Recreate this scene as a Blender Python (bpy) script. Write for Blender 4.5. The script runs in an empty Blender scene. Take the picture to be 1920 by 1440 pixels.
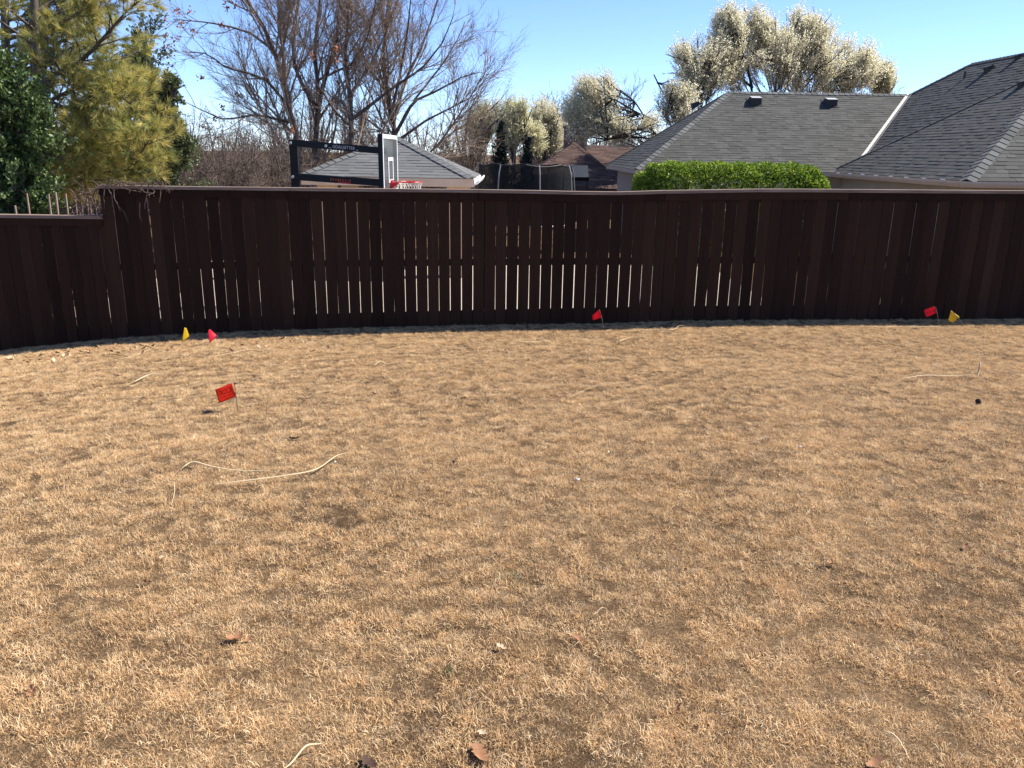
import bpy, math, random
import numpy as np
from mathutils import Vector, Matrix

# ------------------------------------------------------------------ camera, sky, sun, exposure
scene = bpy.context.scene
C = scene.collection
F = 1500.0                                   # focal length in photo pixels (1920 wide)
CAM = np.array([0.0, 0.0, 2.2])
_up = np.array([80.0, 5180.0, 1500.0]); _up /= np.linalg.norm(_up)
_f = np.array([0, 0, -1.0]); _f = _f - _up * _f.dot(_up); _f /= np.linalg.norm(_f)
_r = np.cross(_f, _up)
ROT = np.array([_r, _f, _up])                # camera -> world
cam_d = bpy.data.cameras.new('camera'); cam = bpy.data.objects.new('camera', cam_d); C.objects.link(cam)
cam_d.sensor_width = 36; cam_d.lens = F / 1920 * 36; cam_d.clip_end = 3000; cam_d.clip_start = 0.05
cam.matrix_world = Matrix([list(ROT[i]) + [CAM[i]] for i in range(3)] + [[0, 0, 0, 1]])
scene.camera = cam

SUN_EL = math.radians(48)
sx, sy = 0.965, 0.262
SUN = Vector((math.cos(SUN_EL) * sx, math.cos(SUN_EL) * sy, math.sin(SUN_EL)))
w = bpy.data.worlds.new('World'); scene.world = w; w.use_nodes = True
nt = w.node_tree; bg = nt.nodes['Background']
sky = nt.nodes.new('ShaderNodeTexSky'); sky.sky_type = 'NISHITA'; sky.sun_disc = False
sky.sun_elevation = SUN_EL; sky.sun_rotation = math.atan2(sx, sy)
sky.air_density = 1.0; sky.dust_density = 0.0; sky.ozone_density = 4.5; sky.altitude = 3200
tn = nt.nodes.new('ShaderNodeMix'); tn.data_type = 'RGBA'; tn.blend_type = 'MULTIPLY'; tn.inputs[0].default_value = 1; tn.inputs[7].default_value = (0.95, 0.955, 1.08, 1)
nt.links.new(sky.outputs[0], tn.inputs[6]); nt.links.new(tn.outputs[2], bg.inputs[0]); bg.inputs[1].default_value = 0.125
sun_d = bpy.data.lights.new('sun', 'SUN'); sun_d.energy = 5.0; sun_d.angle = math.radians(0.53); sun_d.color = (1, 0.95, 0.87)
sun_o = bpy.data.objects.new('sun', sun_d); C.objects.link(sun_o)
sun_o.rotation_euler = SUN.to_track_quat('Z', 'Y').to_euler(); sun_o.location = (20, 5, 30)
scene.render.engine = 'CYCLES'
vs = scene.view_settings; vs.view_transform = 'Standard'; vs.look = 'None'; vs.gamma = 1; vs.use_curve_mapping = False
vs.exposure = 0.9
cy = scene.cycles; cy.max_bounces = 5; cy.diffuse_bounces = 3; cy.glossy_bounces = 2; cy.transmission_bounces = 3; cy.transparent_max_bounces = 10

R = random.Random(7)
rng = np.random.default_rng(11)

# ------------------------------------------------------------------ pixel helpers
def ray(px, py):
    d = np.array([px - 960.0, -(py - 720.0), -F])
    return ROT @ d
def P(px, py, Y):
    d = ray(px, py); return CAM + d * (Y / d[1])
def PX(px, py, X):
    d = ray(px, py); return CAM + d * (X / d[0])
def PZ(px, py, z):
    d = ray(px, py); return CAM + d * ((z - CAM[2]) / d[2])

# ------------------------------------------------------------------ mesh helpers
def link(o, parent=None):
    C.objects.link(o)
    if parent is not None: o.parent = parent
    return o
def tag(o, label=None, cat=None, group=None, kind=None):
    if label: o['label'] = label
    if cat: o['category'] = cat
    if group: o['group'] = group
    if kind: o['kind'] = kind
    return o
def empty(name, loc, label=None, cat=None, group=None):
    o = bpy.data.objects.new(name, None); o.location = Vector([float(v) for v in loc]); o.empty_display_size = 0.2
    C.objects.link(o); return tag(o, label, cat, group)
def mesh_np(name, verts, faces, mat, parent=None, tint=None, smooth=False):
    """verts (N,3) world coordinates; faces (M,k) array or list of arrays."""
    me = bpy.data.meshes.new(name)
    verts = np.asarray(verts, dtype=np.float32)
    if parent is not None:
        verts = verts - np.array(parent_origin(parent), dtype=np.float32)
    if not isinstance(faces, list): faces = [faces]
    faces = [np.asarray(f, dtype=np.int32) for f in faces if len(f)]
    me.vertices.add(len(verts)); me.vertices.foreach_set('co', verts.ravel())
    nl = sum(f.size for f in faces); npoly = sum(len(f) for f in faces)
    me.loops.add(nl); me.polygons.add(npoly)
    me.loops.foreach_set('vertex_index', np.concatenate([f.ravel() for f in faces]))
    tot = np.concatenate([np.full(len(f), f.shape[1], np.int32) for f in faces])
    st = np.concatenate([[0], np.cumsum(tot)[:-1]]).astype(np.int32)
    me.polygons.foreach_set('loop_start', st)
    me.polygons.foreach_set('loop_total', tot)
    me.polygons.foreach_set('use_smooth', np.full(npoly, bool(smooth)))
    if tint is not None:
        a = me.attributes.new('tint', 'FLOAT', 'POINT'); a.data.foreach_set('value', np.asarray(tint, np.float32))
    me.update(); me.validate()
    me.materials.append(mat)
    o = bpy.data.objects.new(name, me)
    return link(o, parent)
def parent_origin(p):
    v = np.zeros(3)
    while p is not None:
        v = v + np.array(p.location); p = p.parent
    return v

BOXF = np.array([[0, 3, 2, 1], [4, 5, 6, 7], [0, 1, 5, 4], [1, 2, 6, 5], [2, 3, 7, 6], [3, 0, 4, 7]])
class MB:
    def __init__(s): s.v = []; s.f = {}; s.n = 0
    def add(s, v, f):
        v = np.asarray(v, float); s.v.append(v)
        f = np.asarray(f)
        s.f.setdefault(f.shape[1], []).append(f + s.n); s.n += len(v); return s
    def box(s, lo, hi):
        x0, y0, z0 = lo; x1, y1, z1 = hi
        return s.add([[x0, y0, z0], [x1, y0, z0], [x1, y1, z0], [x0, y1, z0], [x0, y0, z1], [x1, y0, z1], [x1, y1, z1], [x0, y1, z1]], BOXF)
    def hexa(s, pts): return s.add(pts, BOXF)
    def poly(s, pts):
        return s.add(pts, [list(range(len(pts)))])
    def bar(s, a, b, w, h, up=(0, 0, 1)):
        a = np.asarray(a, float); b = np.asarray(b, float); t = b - a; t /= np.linalg.norm(t)
        sd = np.cross(t, up); sd /= np.linalg.norm(sd); u = np.cross(sd, t)
        sd *= w / 2; u *= h / 2
        return s.add([a - sd - u, a + sd - u, b + sd - u, b - sd - u, a - sd + u, a + sd + u, b + sd + u, b - sd + u], BOXF)
    def tube(s, pts, r, sides=6):
        v, f = tube_np(np.asarray(pts, float)[None], np.broadcast_to(np.asarray(r, float), (len(pts),))[None], sides); 
        s.add(v, f); n = len(pts)
        k = [list(range(sides)), list(range((n - 1) * sides, n * sides))]
        s.f.setdefault(sides, []).append(np.array(k) + s.n - len(v)); return s
    def build(s, name, mat, parent=None, smooth=False):
        return mesh_np(name, np.concatenate(s.v), [np.concatenate(f) for f in s.f.values()], mat, parent, smooth=smooth)

def tube_np(pts, rad, sides):
    """pts (N,k,3), rad (N,k) -> verts, quads for N tubes."""
    N, k, _ = pts.shape
    t = np.empty_like(pts); t[:, 1:-1] = pts[:, 2:] - pts[:, :-2]; t[:, 0] = pts[:, 1] - pts[:, 0]; t[:, -1] = pts[:, -1] - pts[:, -2]
    t /= np.linalg.norm(t, axis=2, keepdims=True) + 1e-9
    main = pts[:, -1] - pts[:, 0]
    ref = np.where((np.abs(main[:, 2]) > 0.8 * np.linalg.norm(main, axis=1))[:, None], np.array([[1.0, 0.13, 0]]), np.array([[0.05, 0.1, 1.0]]))
    a = np.cross(t, ref[:, None, :]); a /= np.linalg.norm(a, axis=2, keepdims=True) + 1e-9
    b = np.cross(t, a)
    ang = np.arange(sides) * 2 * math.pi / sides
    v = pts[:, :, None, :] + rad[:, :, None, None] * (a[:, :, None, :] * np.cos(ang)[None, None, :, None] + b[:, :, None, :] * np.sin(ang)[None, None, :, None])
    idx = np.arange(N * k * sides).reshape(N, k, sides)
    q = np.stack([idx[:, :-1, :], np.roll(idx, -1, 2)[:, :-1, :], np.roll(idx, -1, 2)[:, 1:, :], idx[:, 1:, :]], axis=-1)
    return v.reshape(-1, 3), q.reshape(-1, 4)

# ------------------------------------------------------------------ materials
def principled(name, rough=0.8, spec=0.3):
    m = bpy.data.materials.new(name); m.use_nodes = True
    b = m.node_tree.nodes['Principled BSDF']; b.inputs['Roughness'].default_value = rough
    b.inputs['Specular IOR Level'].default_value = spec
    return m, m.node_tree, b
def ramp(nt, fac, cols):
    r = nt.nodes.new('ShaderNodeValToRGB'); e = r.color_ramp.elements
    e[0].position = cols[0][0]; e[0].color = (*cols[0][1], 1)
    e[1].position = cols[-1][0]; e[1].color = (*cols[-1][1], 1)
    for p, c in cols[1:-1]:
        n = e.new(p); n.color = (*c, 1)
    nt.links.new(fac, r.inputs[0]); return r.outputs[0]
def noise(nt, scale, detail=4, vec=None, rough=0.6):
    n = nt.nodes.new('ShaderNodeTexNoise'); n.inputs['Scale'].default_value = scale; n.inputs['Detail'].default_value = detail
    n.inputs['Roughness'].default_value = rough
    if vec is not None: nt.links.new(vec, n.inputs['Vector'])
    return n.outputs['Fac']
def coords(nt, scale=(1, 1, 1), kind='Object'):
    t = nt.nodes.new('ShaderNodeTexCoord'); m = nt.nodes.new('ShaderNodeMapping'); m.inputs['Scale'].default_value = scale
    nt.links.new(t.outputs[kind], m.inputs[0]); return m.outputs[0]
def worldpos(nt, scale=(1, 1, 1)):
    g = nt.nodes.new('ShaderNodeNewGeometry'); m = nt.nodes.new('ShaderNodeMapping'); m.inputs['Scale'].default_value = scale
    nt.links.new(g.outputs['Position'], m.inputs[0]); return m.outputs[0]
def math_n(nt, op, a, b, clamp=False):
    m = nt.nodes.new('ShaderNodeMath'); m.operation = op; m.use_clamp = clamp
    for i, v in enumerate((a, b)):
        if isinstance(v, (int, float)): m.inputs[i].default_value = v
        else: nt.links.new(v, m.inputs[i])
    return m.outputs[0]
def attr(nt, name='tint'):
    a = nt.nodes.new('ShaderNodeAttribute'); a.attribute_name = name; return a.outputs['Fac']
def objrand(nt):
    return nt.nodes.new('ShaderNodeObjectInfo').outputs['Random']
def mixf(nt, a, b, f):
    m = nt.nodes.new('ShaderNodeMix'); m.data_type = 'FLOAT'
    m.inputs[0].default_value = f; nt.links.new(a, m.inputs[2]); nt.links.new(b, m.inputs[3]); return m.outputs[0]
def bump(nt, b, h, strength=0.3, dist=0.01):
    n = nt.nodes.new('ShaderNodeBump'); n.inputs['Strength'].default_value = strength; n.inputs['Distance'].default_value = dist
    nt.links.new(h, n.inputs['Height']); nt.links.new(n.outputs[0], b.inputs['Normal'])
def plain(name, col, rough=0.7, var=0.25, scale=6.0, spec=0.3, metal=0.0, bmp=0.0):
    m, nt, b = principled(name, rough, spec); b.inputs['Metallic'].default_value = metal
    f = noise(nt, scale, 5, coords(nt))
    lo = tuple(c * (1 - var) for c in col); hi = tuple(min(1, c * (1 + var)) for c in col)
    nt.links.new(ramp(nt, f, [(0.3, lo), (0.7, hi)]), b.inputs['Base Color'])
    if bmp: bump(nt, b, f, bmp)
    return m
def tinted(name, cols, rough=0.6, spec=0.3, trans=0.0, var=0.25, vscale=0.6, tcol=None):
    """leaf-like material: colour from the per-leaf attribute mixed with a broad noise; optional translucency."""
    m, nt, b = principled(name, rough, spec)
    f = mixf(nt, attr(nt), noise(nt, vscale, 3, worldpos(nt)), var)
    c = ramp(nt, f, cols); nt.links.new(c, b.inputs['Base Color'])
    if trans:
        t = nt.nodes.new('ShaderNodeBsdfTranslucent')
        if tcol: 
            mx = nt.nodes.new('ShaderNodeMix'); mx.data_type = 'RGBA'; mx.blend_type = 'MULTIPLY'; mx.inputs[0].default_value = 1
            nt.links.new(c, mx.inputs[6]); mx.inputs[7].default_value = (*tcol, 1); nt.links.new(mx.outputs[2], t.inputs[0])
        else: nt.links.new(c, t.inputs[0])
        s = nt.nodes.new('ShaderNodeMixShader'); s.inputs[0].default_value = trans
        nt.links.new(b.outputs[0], s.inputs[1]); nt.links.new(t.outputs[0], s.inputs[2])
        nt.links.new(s.outputs[0], nt.nodes['Material Output'].inputs[0])
    return m

M = {}
# dark stained fence wood: grain along z, per-board shade
m, nt, b = principled('dark_stained_wood', 0.75, 0.12)
g = noise(nt, 1.0, 6, worldpos(nt, (55, 55, 1.6)))
f = mixf(nt, mixf(nt, g, noise(nt, 1.0, 4, worldpos(nt, (7, 7, .8))), 0.45), objrand(nt), 0.36)
nt.links.new(ramp(nt, f, [(0.25, (0.0175, 0.0078, 0.0043)), (0.5, (0.0325, 0.0152, 0.0084)), (0.65, (0.042, 0.0202, 0.0115)), (0.85, (0.061, 0.033, 0.020))]), b.inputs['Base Color'])
bump(nt, b, g, 0.35, 0.004); M['fence'] = m
m, nt, b = principled('weathered_cap_wood', 0.8, 0.15)
g = noise(nt, 1.0, 6, worldpos(nt, (2.0, 60, 60)))
nt.links.new(ramp(nt, g, [(0.3, (0.15, 0.10, 0.072)), (0.7, (0.32, 0.235, 0.175))]), b.inputs['Base Color']); M['cap'] = m
M['rail'] = plain('rail_wood', (0.04, 0.024, 0.018), 0.8, 0.3, 9)
M['old_fence'] = plain('old_back_fence_wood', (0.07, 0.045, 0.034), 0.85, 0.35, 5)
# ground
m, nt, b = principled('soil_and_thatch', 0.95, 0.1)
p = worldpos(nt)
f = mixf(nt, noise(nt, 90, 6, p), noise(nt, 1.3, 4, p), 0.4)
nt.links.new(ramp(nt, f, [(0.3, (0.04, 0.024, 0.013)), (0.5, (0.125, 0.077, 0.039)), (0.7, (0.33, 0.215, 0.112))]), b.inputs['Base Color'])
bump(nt, b, noise(nt, 120, 6, p), 0.8, 0.02); M['ground'] = m
# dry grass blades
m, nt, b = principled('dry_grass_blades', 0.75, 0.15)
p = worldpos(nt)
patch = mixf(nt, noise(nt, 0.55, 3, p), noise(nt, 3.2, 3, p), 0.45)
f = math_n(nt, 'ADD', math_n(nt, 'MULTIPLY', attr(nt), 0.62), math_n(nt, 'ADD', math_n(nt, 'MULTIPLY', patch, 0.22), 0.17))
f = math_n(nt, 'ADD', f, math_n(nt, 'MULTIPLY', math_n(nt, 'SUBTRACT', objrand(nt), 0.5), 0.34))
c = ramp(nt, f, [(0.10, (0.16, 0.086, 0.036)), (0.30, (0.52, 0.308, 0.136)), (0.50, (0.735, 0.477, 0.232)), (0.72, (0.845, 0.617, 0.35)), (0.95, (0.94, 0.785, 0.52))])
nt.links.new(c, b.inputs['Base Color'])
t = nt.nodes.new('ShaderNodeBsdfTranslucent'); nt.links.new(c, t.inputs[0])
s = nt.nodes.new('ShaderNodeMixShader'); s.inputs[0].default_value = 0.28
nt.links.new(b.outputs[0], s.inputs[1]); nt.links.new(t.outputs[0], s.inputs[2]); nt.links.new(s.outputs[0], nt.nodes['Material Output'].inputs[0])
M['grass'] = m
M['green_grass'] = tinted('green_grass_blades', [(0.1, (0.05, 0.075, 0.03)), (0.9, (0.17, 0.2, 0.085))], 0.6, 0.2, 0.25)
M['straw'] = plain('dry_straw_blade', (0.58, 0.43, 0.24), 0.6, 0.18, 5)
M['straw_dull'] = plain('dull_straw_blade', (0.52, 0.36, 0.2), 0.65, 0.25, 7)
M['leaf_dark'] = plain('dark_oak_leaf', (0.075, 0.042, 0.026), 0.7, 0.3, 30)
M['leaf_brown'] = plain('brown_oak_leaf', (0.27, 0.13, 0.06), 0.7, 0.3, 30)
M['leaf_pale'] = plain('pale_bleached_leaf', (0.52, 0.38, 0.24), 0.7, 0.2, 30)
M['scrap'] = plain('white_scrap', (0.62, 0.54, 0.43), 0.6, 0.12, 30)
M['pebble'] = plain('black_lump', (0.018, 0.015, 0.013), 0.8, 0.3, 40)
def plastic(name, col, tr=0.55):
    m, nt, b = principled(name, 0.45, 0.4)
    f = noise(nt, 25, 3, coords(nt)); c = ramp(nt, f, [(0.3, tuple(x * 0.85 for x in col)), (0.7, col)])
    nt.links.new(c, b.inputs['Base Color'])
    t = nt.nodes.new('ShaderNodeBsdfTranslucent'); nt.links.new(c, t.inputs[0])
    s = nt.nodes.new('ShaderNodeMixShader'); s.inputs[0].default_value = tr
    nt.links.new(b.outputs[0], s.inputs[1]); nt.links.new(t.outputs[0], s.inputs[2]); nt.links.new(s.outputs[0], nt.nodes['Material Output'].inputs[0])
    return m
M['flag_red'] = plastic('red_plastic_film', (0.78, 0.022, 0.06))
M['flag_orange'] = plastic('orange_plastic_film', (0.95, 0.12, 0.04), 0.6)
M['flag_yellow'] = plastic('yellow_plastic_film', (0.80, 0.58, 0.03))
M['ink'] = plain('dark_print_ink', (0.09, 0.006, 0.01), 0.6, 0.1)
M['ink_red'] = plain('dark_red_print_ink', (0.25, 0.004, 0.02), 0.6, 0.1)
M['wire'] = plain('thin_steel_wire', (0.22, 0.2, 0.18), 0.45, 0.2, 20, 0.5, 0.7)
# roofs
def shingle_mat(name, cols, rough=0.9):
    m, nt, b = principled(name, rough, 0.2)
    p = worldpos(nt); g = noise(nt, 220, 2, p)
    f = mixf(nt, attr(nt), g, 0.3)
    f = math_n(nt, 'ADD', f, math_n(nt, 'MULTIPLY', math_n(nt, 'SUBTRACT', noise(nt, 0.5, 3, p), 0.5), 0.35))
    nt.links.new(ramp(nt, f, cols), b.inputs['Base Color']); bump(nt, b, g, 0.25, 0.004); return m
M['shingle'] = shingle_mat('grey_asphalt_shingle', [(0.1, (0.062, 0.060, 0.052)), (0.5, (0.080, 0.078, 0.068)), (0.9, (0.099, 0.096, 0.084))])
M['shingle_pav'] = shingle_mat('blue_grey_asphalt_shingle', [(0.1, (0.125, 0.124, 0.12)), (0.5, (0.145, 0.144, 0.138)), (0.9, (0.168, 0.166, 0.157))])
M['shingle_brown'] = shingle_mat('brown_asphalt_shingle', [(0.1, (0.058, 0.034, 0.026)), (0.5, (0.085, 0.051, 0.040)), (0.9, (0.12, 0.075, 0.06))])
M['hipcap'] = shingle_mat('grey_hip_cap_shingle', [(0.1, (0.085, 0.085, 0.078)), (0.9, (0.16, 0.158, 0.145))])
M['deck'] = plain('roof_underlay', (0.03, 0.03, 0.03), 0.9, 0.2)
M['flashing'] = plain('galvanized_flashing', (0.30, 0.28, 0.25), 0.6, 0.15, 8, 0.5, 0.25)
M['beige'] = plain('beige_trim_paint', (0.52, 0.40, 0.29), 0.6, 0.08, 3)
M['cream'] = plain('pale_gutter_paint', (0.68, 0.51, 0.36), 0.5, 0.08, 3)
M['siding'] = plain('beige_lap_siding', (0.40, 0.34, 0.26), 0.7, 0.1, 3)
M['stucco'] = plain('tan_stucco', (0.55, 0.41, 0.27), 0.85, 0.1, 10)
M['ventmetal'] = plain('painted_vent_metal', (0.42, 0.41, 0.40), 0.6, 0.1, 8, 0.4, 0.0)
M['ventdark'] = plain('dark_vent_metal', (0.045, 0.043, 0.042), 0.6, 0.15, 8)
M['brick'] = plain('brown_brick', (0.22, 0.13, 0.10), 0.9, 0.3, 18, bmp=0.3)
M['black'] = plain('black_powder_coat', (0.008, 0.008, 0.009), 0.5, 0.2, 8, 0.3)
M['white'] = plain('white_paint', (0.78, 0.78, 0.76), 0.5, 0.04, 5)
M['letter'] = plain('light_grey_lettering', (0.62, 0.62, 0.62), 0.5, 0.05)
M['orange_print'] = plain('orange_lettering', (0.45, 0.10, 0.02), 0.5, 0.1)
M['rim'] = plain('red_rim_paint', (0.55, 0.012, 0.02), 0.4, 0.1, 8, 0.5)
M['netcord'] = plain('white_net_cord', (0.7, 0.66, 0.58), 0.8, 0.1)
m, nt, b = principled('clear_backboard_glass', 0.05, 0.5)
b.inputs['Base Color'].default_value = (0.28, 0.30, 0.31, 1)
tr = nt.nodes.new('ShaderNodeBsdfTransparent'); tr.inputs[0].default_value = (0.62, 0.65, 0.66, 1)
s = nt.nodes.new('ShaderNodeMixShader'); s.inputs[0].default_value = 0.7
nt.links.new(b.outputs[0], s.inputs[1]); nt.links.new(tr.outputs[0], s.inputs[2]); nt.links.new(s.outputs[0], nt.nodes['Material Output'].inputs[0]); M['glass'] = m
m, nt, b = principled('black_net_mesh', 0.9, 0.1); b.inputs['Base Color'].default_value = (0.012, 0.014, 0.016, 1)
tr = nt.nodes.new('ShaderNodeBsdfTransparent')
s = nt.nodes.new('ShaderNodeMixShader')
wv = noise(nt, 3.0, 2, coords(nt)); 
nt.links.new(ramp(nt, wv, [(0.3, (0.24,) * 3), (0.7, (0.36,) * 3)]), s.inputs[0])
nt.links.new(b.outputs[0], s.inputs[1]); nt.links.new(tr.outputs[0], s.inputs[2]); nt.links.new(s.outputs[0], nt.nodes['Material Output'].inputs[0]); M['net'] = m
M['steel'] = plain('galvanized_pole', (0.24, 0.235, 0.23), 0.45, 0.1, 8, 0.5, 0.5)
M['panel'] = plain('dark_grey_panel', (0.06, 0.065, 0.072), 0.5, 0.1, 5)
# plants
def bark(name, a, c):
    m, nt, b = principled(name, 0.9, 0.15); p = coords(nt, (14, 14, 3))
    g = noise(nt, 1.0, 6, p); nt.links.new(ramp(nt, g, [(0.3, a), (0.7, c)]), b.inputs['Base Color']); bump(nt, b, g, 0.5, 0.02); return m
M['bark'] = bark('grey_brown_bark', (0.06, 0.046, 0.038), (0.15, 0.118, 0.098))
M['twig'] = bark('brown_twig_bark', (0.19, 0.138, 0.10), (0.39, 0.295, 0.22))
M['brush'] = bark('dry_brush_twigs', (0.10, 0.074, 0.058), (0.22, 0.165, 0.13))
M['bark_dark'] = bark('dark_pear_bark', (0.022, 0.018, 0.016), (0.06, 0.05, 0.043))
M['pear_twig'] = bark('pear_twig_bark', (0.15, 0.13, 0.105), (0.30, 0.26, 0.215))
M['stem'] = bark('pinkish_bare_stem', (0.25, 0.16, 0.11), (0.46, 0.32, 0.23))
M['vine'] = bark('dry_vine_stem', (0.07, 0.045, 0.034), (0.24, 0.165, 0.125))
M['blossom'] = tinted('white_pear_blossom', [(0.1, (0.76, 0.69, 0.44)), (0.5, (0.91, 0.85, 0.62)), (0.9, (0.95, 0.92, 0.75))], 0.7, 0.1, 0.62)
M['blossom_y'] = tinted('yellowish_pear_blossom', [(0.1, (0.66, 0.62, 0.34)), (0.5, (0.86, 0.81, 0.52)), (0.9, (0.94, 0.91, 0.70))], 0.7, 0.1, 0.62)
M['needle'] = tinted('yellow_green_pine_needles', [(0.08, (0.07, 0.11, 0.035)), (0.34, (0.24, 0.27, 0.075)), (0.58, (0.55, 0.47, 0.13)), (0.88, (0.85, 0.66, 0.23))], 0.55, 0.3, 0.3, 0.35, 0.9)
M['needle_green'] = tinted('green_pine_needles', [(0.1, (0.07, 0.085, 0.03)), (0.5, (0.16, 0.17, 0.055)), (0.9, (0.30, 0.27, 0.09))], 0.55, 0.3, 0.3, 0.35, 0.9)
M['holly'] = tinted('dark_glossy_leaves', [(0.1, (0.042, 0.072, 0.02)), (0.6, (0.10, 0.155, 0.04)), (0.95, (0.2, 0.27, 0.07))], 0.48, 0.4, 0.15, 0.3, 1.5)
M['olive'] = tinted('olive_green_leaves', [(0.1, (0.06, 0.085, 0.034)), (0.6, (0.125, 0.155, 0.06)), (0.95, (0.24, 0.24, 0.10))], 0.45, 0.4, 0.2, 0.3, 1.5)
M['hedge'] = tinted('bright_green_hedge_leaves', [(0.1, (0.06, 0.11, 0.015)), (0.5, (0.18, 0.27, 0.03)), (0.95, (0.40, 0.48, 0.06))], 0.4, 0.4, 0.4, 0.25, 2.0)
M['conifer'] = tinted('dark_conifer_needles', [(0.1, (0.008, 0.014, 0.012)), (0.9, (0.03, 0.042, 0.032))], 0.6, 0.3, 0.0, 0.3, 2.0)
M['rust_leaf'] = tinted('rusty_dead_leaves', [(0.1, (0.28, 0.10, 0.05)), (0.9, (0.58, 0.24, 0.12))], 0.7, 0.2, 0.25, 0.2)
M['core'] = plain('shaded_inner_twigs', (0.02, 0.026, 0.012), 0.9, 0.4, 8)

# ------------------------------------------------------------------ terrain
def YF(x): return 10.35 + 0.03 * x
def fence_pt(px, py, dy=0.0):
    d = ray(px, py)                       # intersect plane y = 10.35 + 0.03 x + dy (camera at x=y=0)
    k = (10.35 + dy) / (d[1] - 0.03 * d[0]); return CAM + d * k
EDGE = [(-60, 676), (0, 668), (100, 658), (200, 648), (330, 640), (480, 634), (700, 627), (850, 624), (960, 622), (1130, 620), (1280, 615), (1440, 613), (1700, 612), (1920, 611), (2000, 611)]
_e = np.array([fence_pt(x, y, -0.42) for x, y in EDGE])
def zf(x): return np.interp(x, _e[:, 0], _e[:, 2])
ZCAM = CAM[2] - 1.62
ZN = -0.85                                # neighbour's yard level
_nr = np.random.default_rng(3)
_waves = [(_nr.uniform(0, 6.28), _nr.uniform(0, 6.28), k, a) for k, a in ((0.9, .02), (1.7, .012), (3.1, .006), (5.3, .004), (9.0, .003), (14, .002), (19, .002), (27, .0025), (33, .003))]
def rough_z(x, y):
    z = 0
    for th, ph, k, a in _waves:
        z = z + a * np.sin(k * (x * math.cos(th) + y * math.sin(th)) + ph + 1.3 * np.sin(0.7 * k * (x * math.sin(th) - y * math.cos(th)) + ph * 2))
    return z
def gz(x, y):
    x = np.asarray(x, float); y = np.asarray(y, float)
    yf = YF(np.clip(x, -30, 30)); t = np.clip(y / (yf - 0.4), -0.6, 1)
    lawn = ZCAM * (1 - t) + zf(x) * t + rough_z(x, y) * np.clip((yf - 0.4 - y) / 1.5, 0, 1)
    s = np.clip((y - yf - 0.3) / 3.5, 0, 1); s = s * s * (3 - 2 * s)
    return lawn * (1 - s) + (ZN + 0.3 * rough_z(x, y)) * s
def ground_hit(px, py, lift=0.0):
    d = ray(px, py); ts = np.linspace(1.2, 14, 1500) / d[1]
    p = CAM[None] + d[None] * ts[:, None]
    k = np.argmax(p[:, 2] < gz(p[:, 0], p[:, 1]) + lift); return p[k]

xs = np.concatenate([[-600, -200, -80, -40, -25, -16], np.arange(-12, 12.001, 0.07), [16, 25, 40, 80, 200, 600]])
ys = np.concatenate([[-300, -60, -15, -5, -2, 0], np.arange(0.8, 11.2, 0.06), np.arange(11.3, 15, 0.4), [17, 20, 30, 50, 90, 200, 900]])
gx, gy = np.meshgrid(xs, ys)
V = np.stack([gx, gy, gz(gx, gy)], -1).reshape(-1, 3)
idx = np.arange(len(V)).reshape(len(ys), len(xs))
Q = np.stack([idx[:-1, :-1], idx[:-1, 1:], idx[1:, 1:], idx[1:, :-1]], -1).reshape(-1, 4)
tag(mesh_np('ground', V, Q, M['ground'], smooth=True), 'dormant tan lawn sloping down to the dark fence', 'ground', kind='structure')

# ------------------------------------------------------------------ dry grass (clumps instanced on points)
def clump_mesh(seed, n, rad, hmin, hmax, lean, wid, tint_lo=0.0, tint_hi=1.0):
    r = np.random.default_rng(seed)
    a = r.uniform(0, 6.283, n); d = rad * np.sqrt(r.uniform(0, 1, n))
    base = np.stack([d * np.cos(a), d * np.sin(a), np.full(n, -0.006)], -1)
    az = a + r.normal(0, 1.3, n); ln = np.abs(r.normal(lean, 0.45, n)).clip(0.05, 1.75)
    L = r.uniform(hmin, hmax, n); side = np.stack([-np.sin(az), np.cos(az), np.zeros(n)], -1)
    tw = r.normal(0, 0.7, n)[:, None]; side = side * np.cos(tw) + np.array([0, 0, 1]) * np.sin(tw) * 0.6
    def at(f, bend):
        th = ln * bend
        return np.stack([np.cos(az) * np.sin(th), np.sin(az) * np.sin(th), np.cos(th)], -1) * (L * f)[:, None]
    p1 = base + at(0.5, 0.6); p2 = p1 + at(0.5, 1.25)
    w = (wid * r.uniform(0.6, 1.35, n))[:, None]
    v = np.stack([base - side * w, base + side * w, p1 + side * w * 0.85, p1 - side * w * 0.85, p2], 1).reshape(-1, 3)
    i = (np.arange(n) * 5)[:, None]
    q = i + np.array([[0, 1, 2, 3]]); t = i + np.array([[3, 2, 4]])
    tint = np.repeat(r.uniform(tint_lo, tint_hi, n), 5); tint = tint * np.tile([0.22, 0.22, 0.95, 0.95, 1.15], n)  # blade bases darkened: the shade between blades is put into the tint
    return v, [q, t], tint
clump_col = bpy.data.collections.new('grass_clumps')
for i in range(8):
    lean = [0.7, 0.95, 1.15, 1.35, 0.9, 0.8, 1.45, 1.1][i]
    v, f, t = clump_mesh(100 + i, 76, 0.052, 0.009, [0.034, 0.036, 0.038, 0.042, 0.05, 0.032, 0.048, 0.036][i], lean, 0.00095)
    o = mesh_np('grass_clump', v, f, M['grass'], tint=t, smooth=True); C.objects.unlink(o); clump_col.objects.link(o); o.name = 'grass_clump_%d' % i
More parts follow.
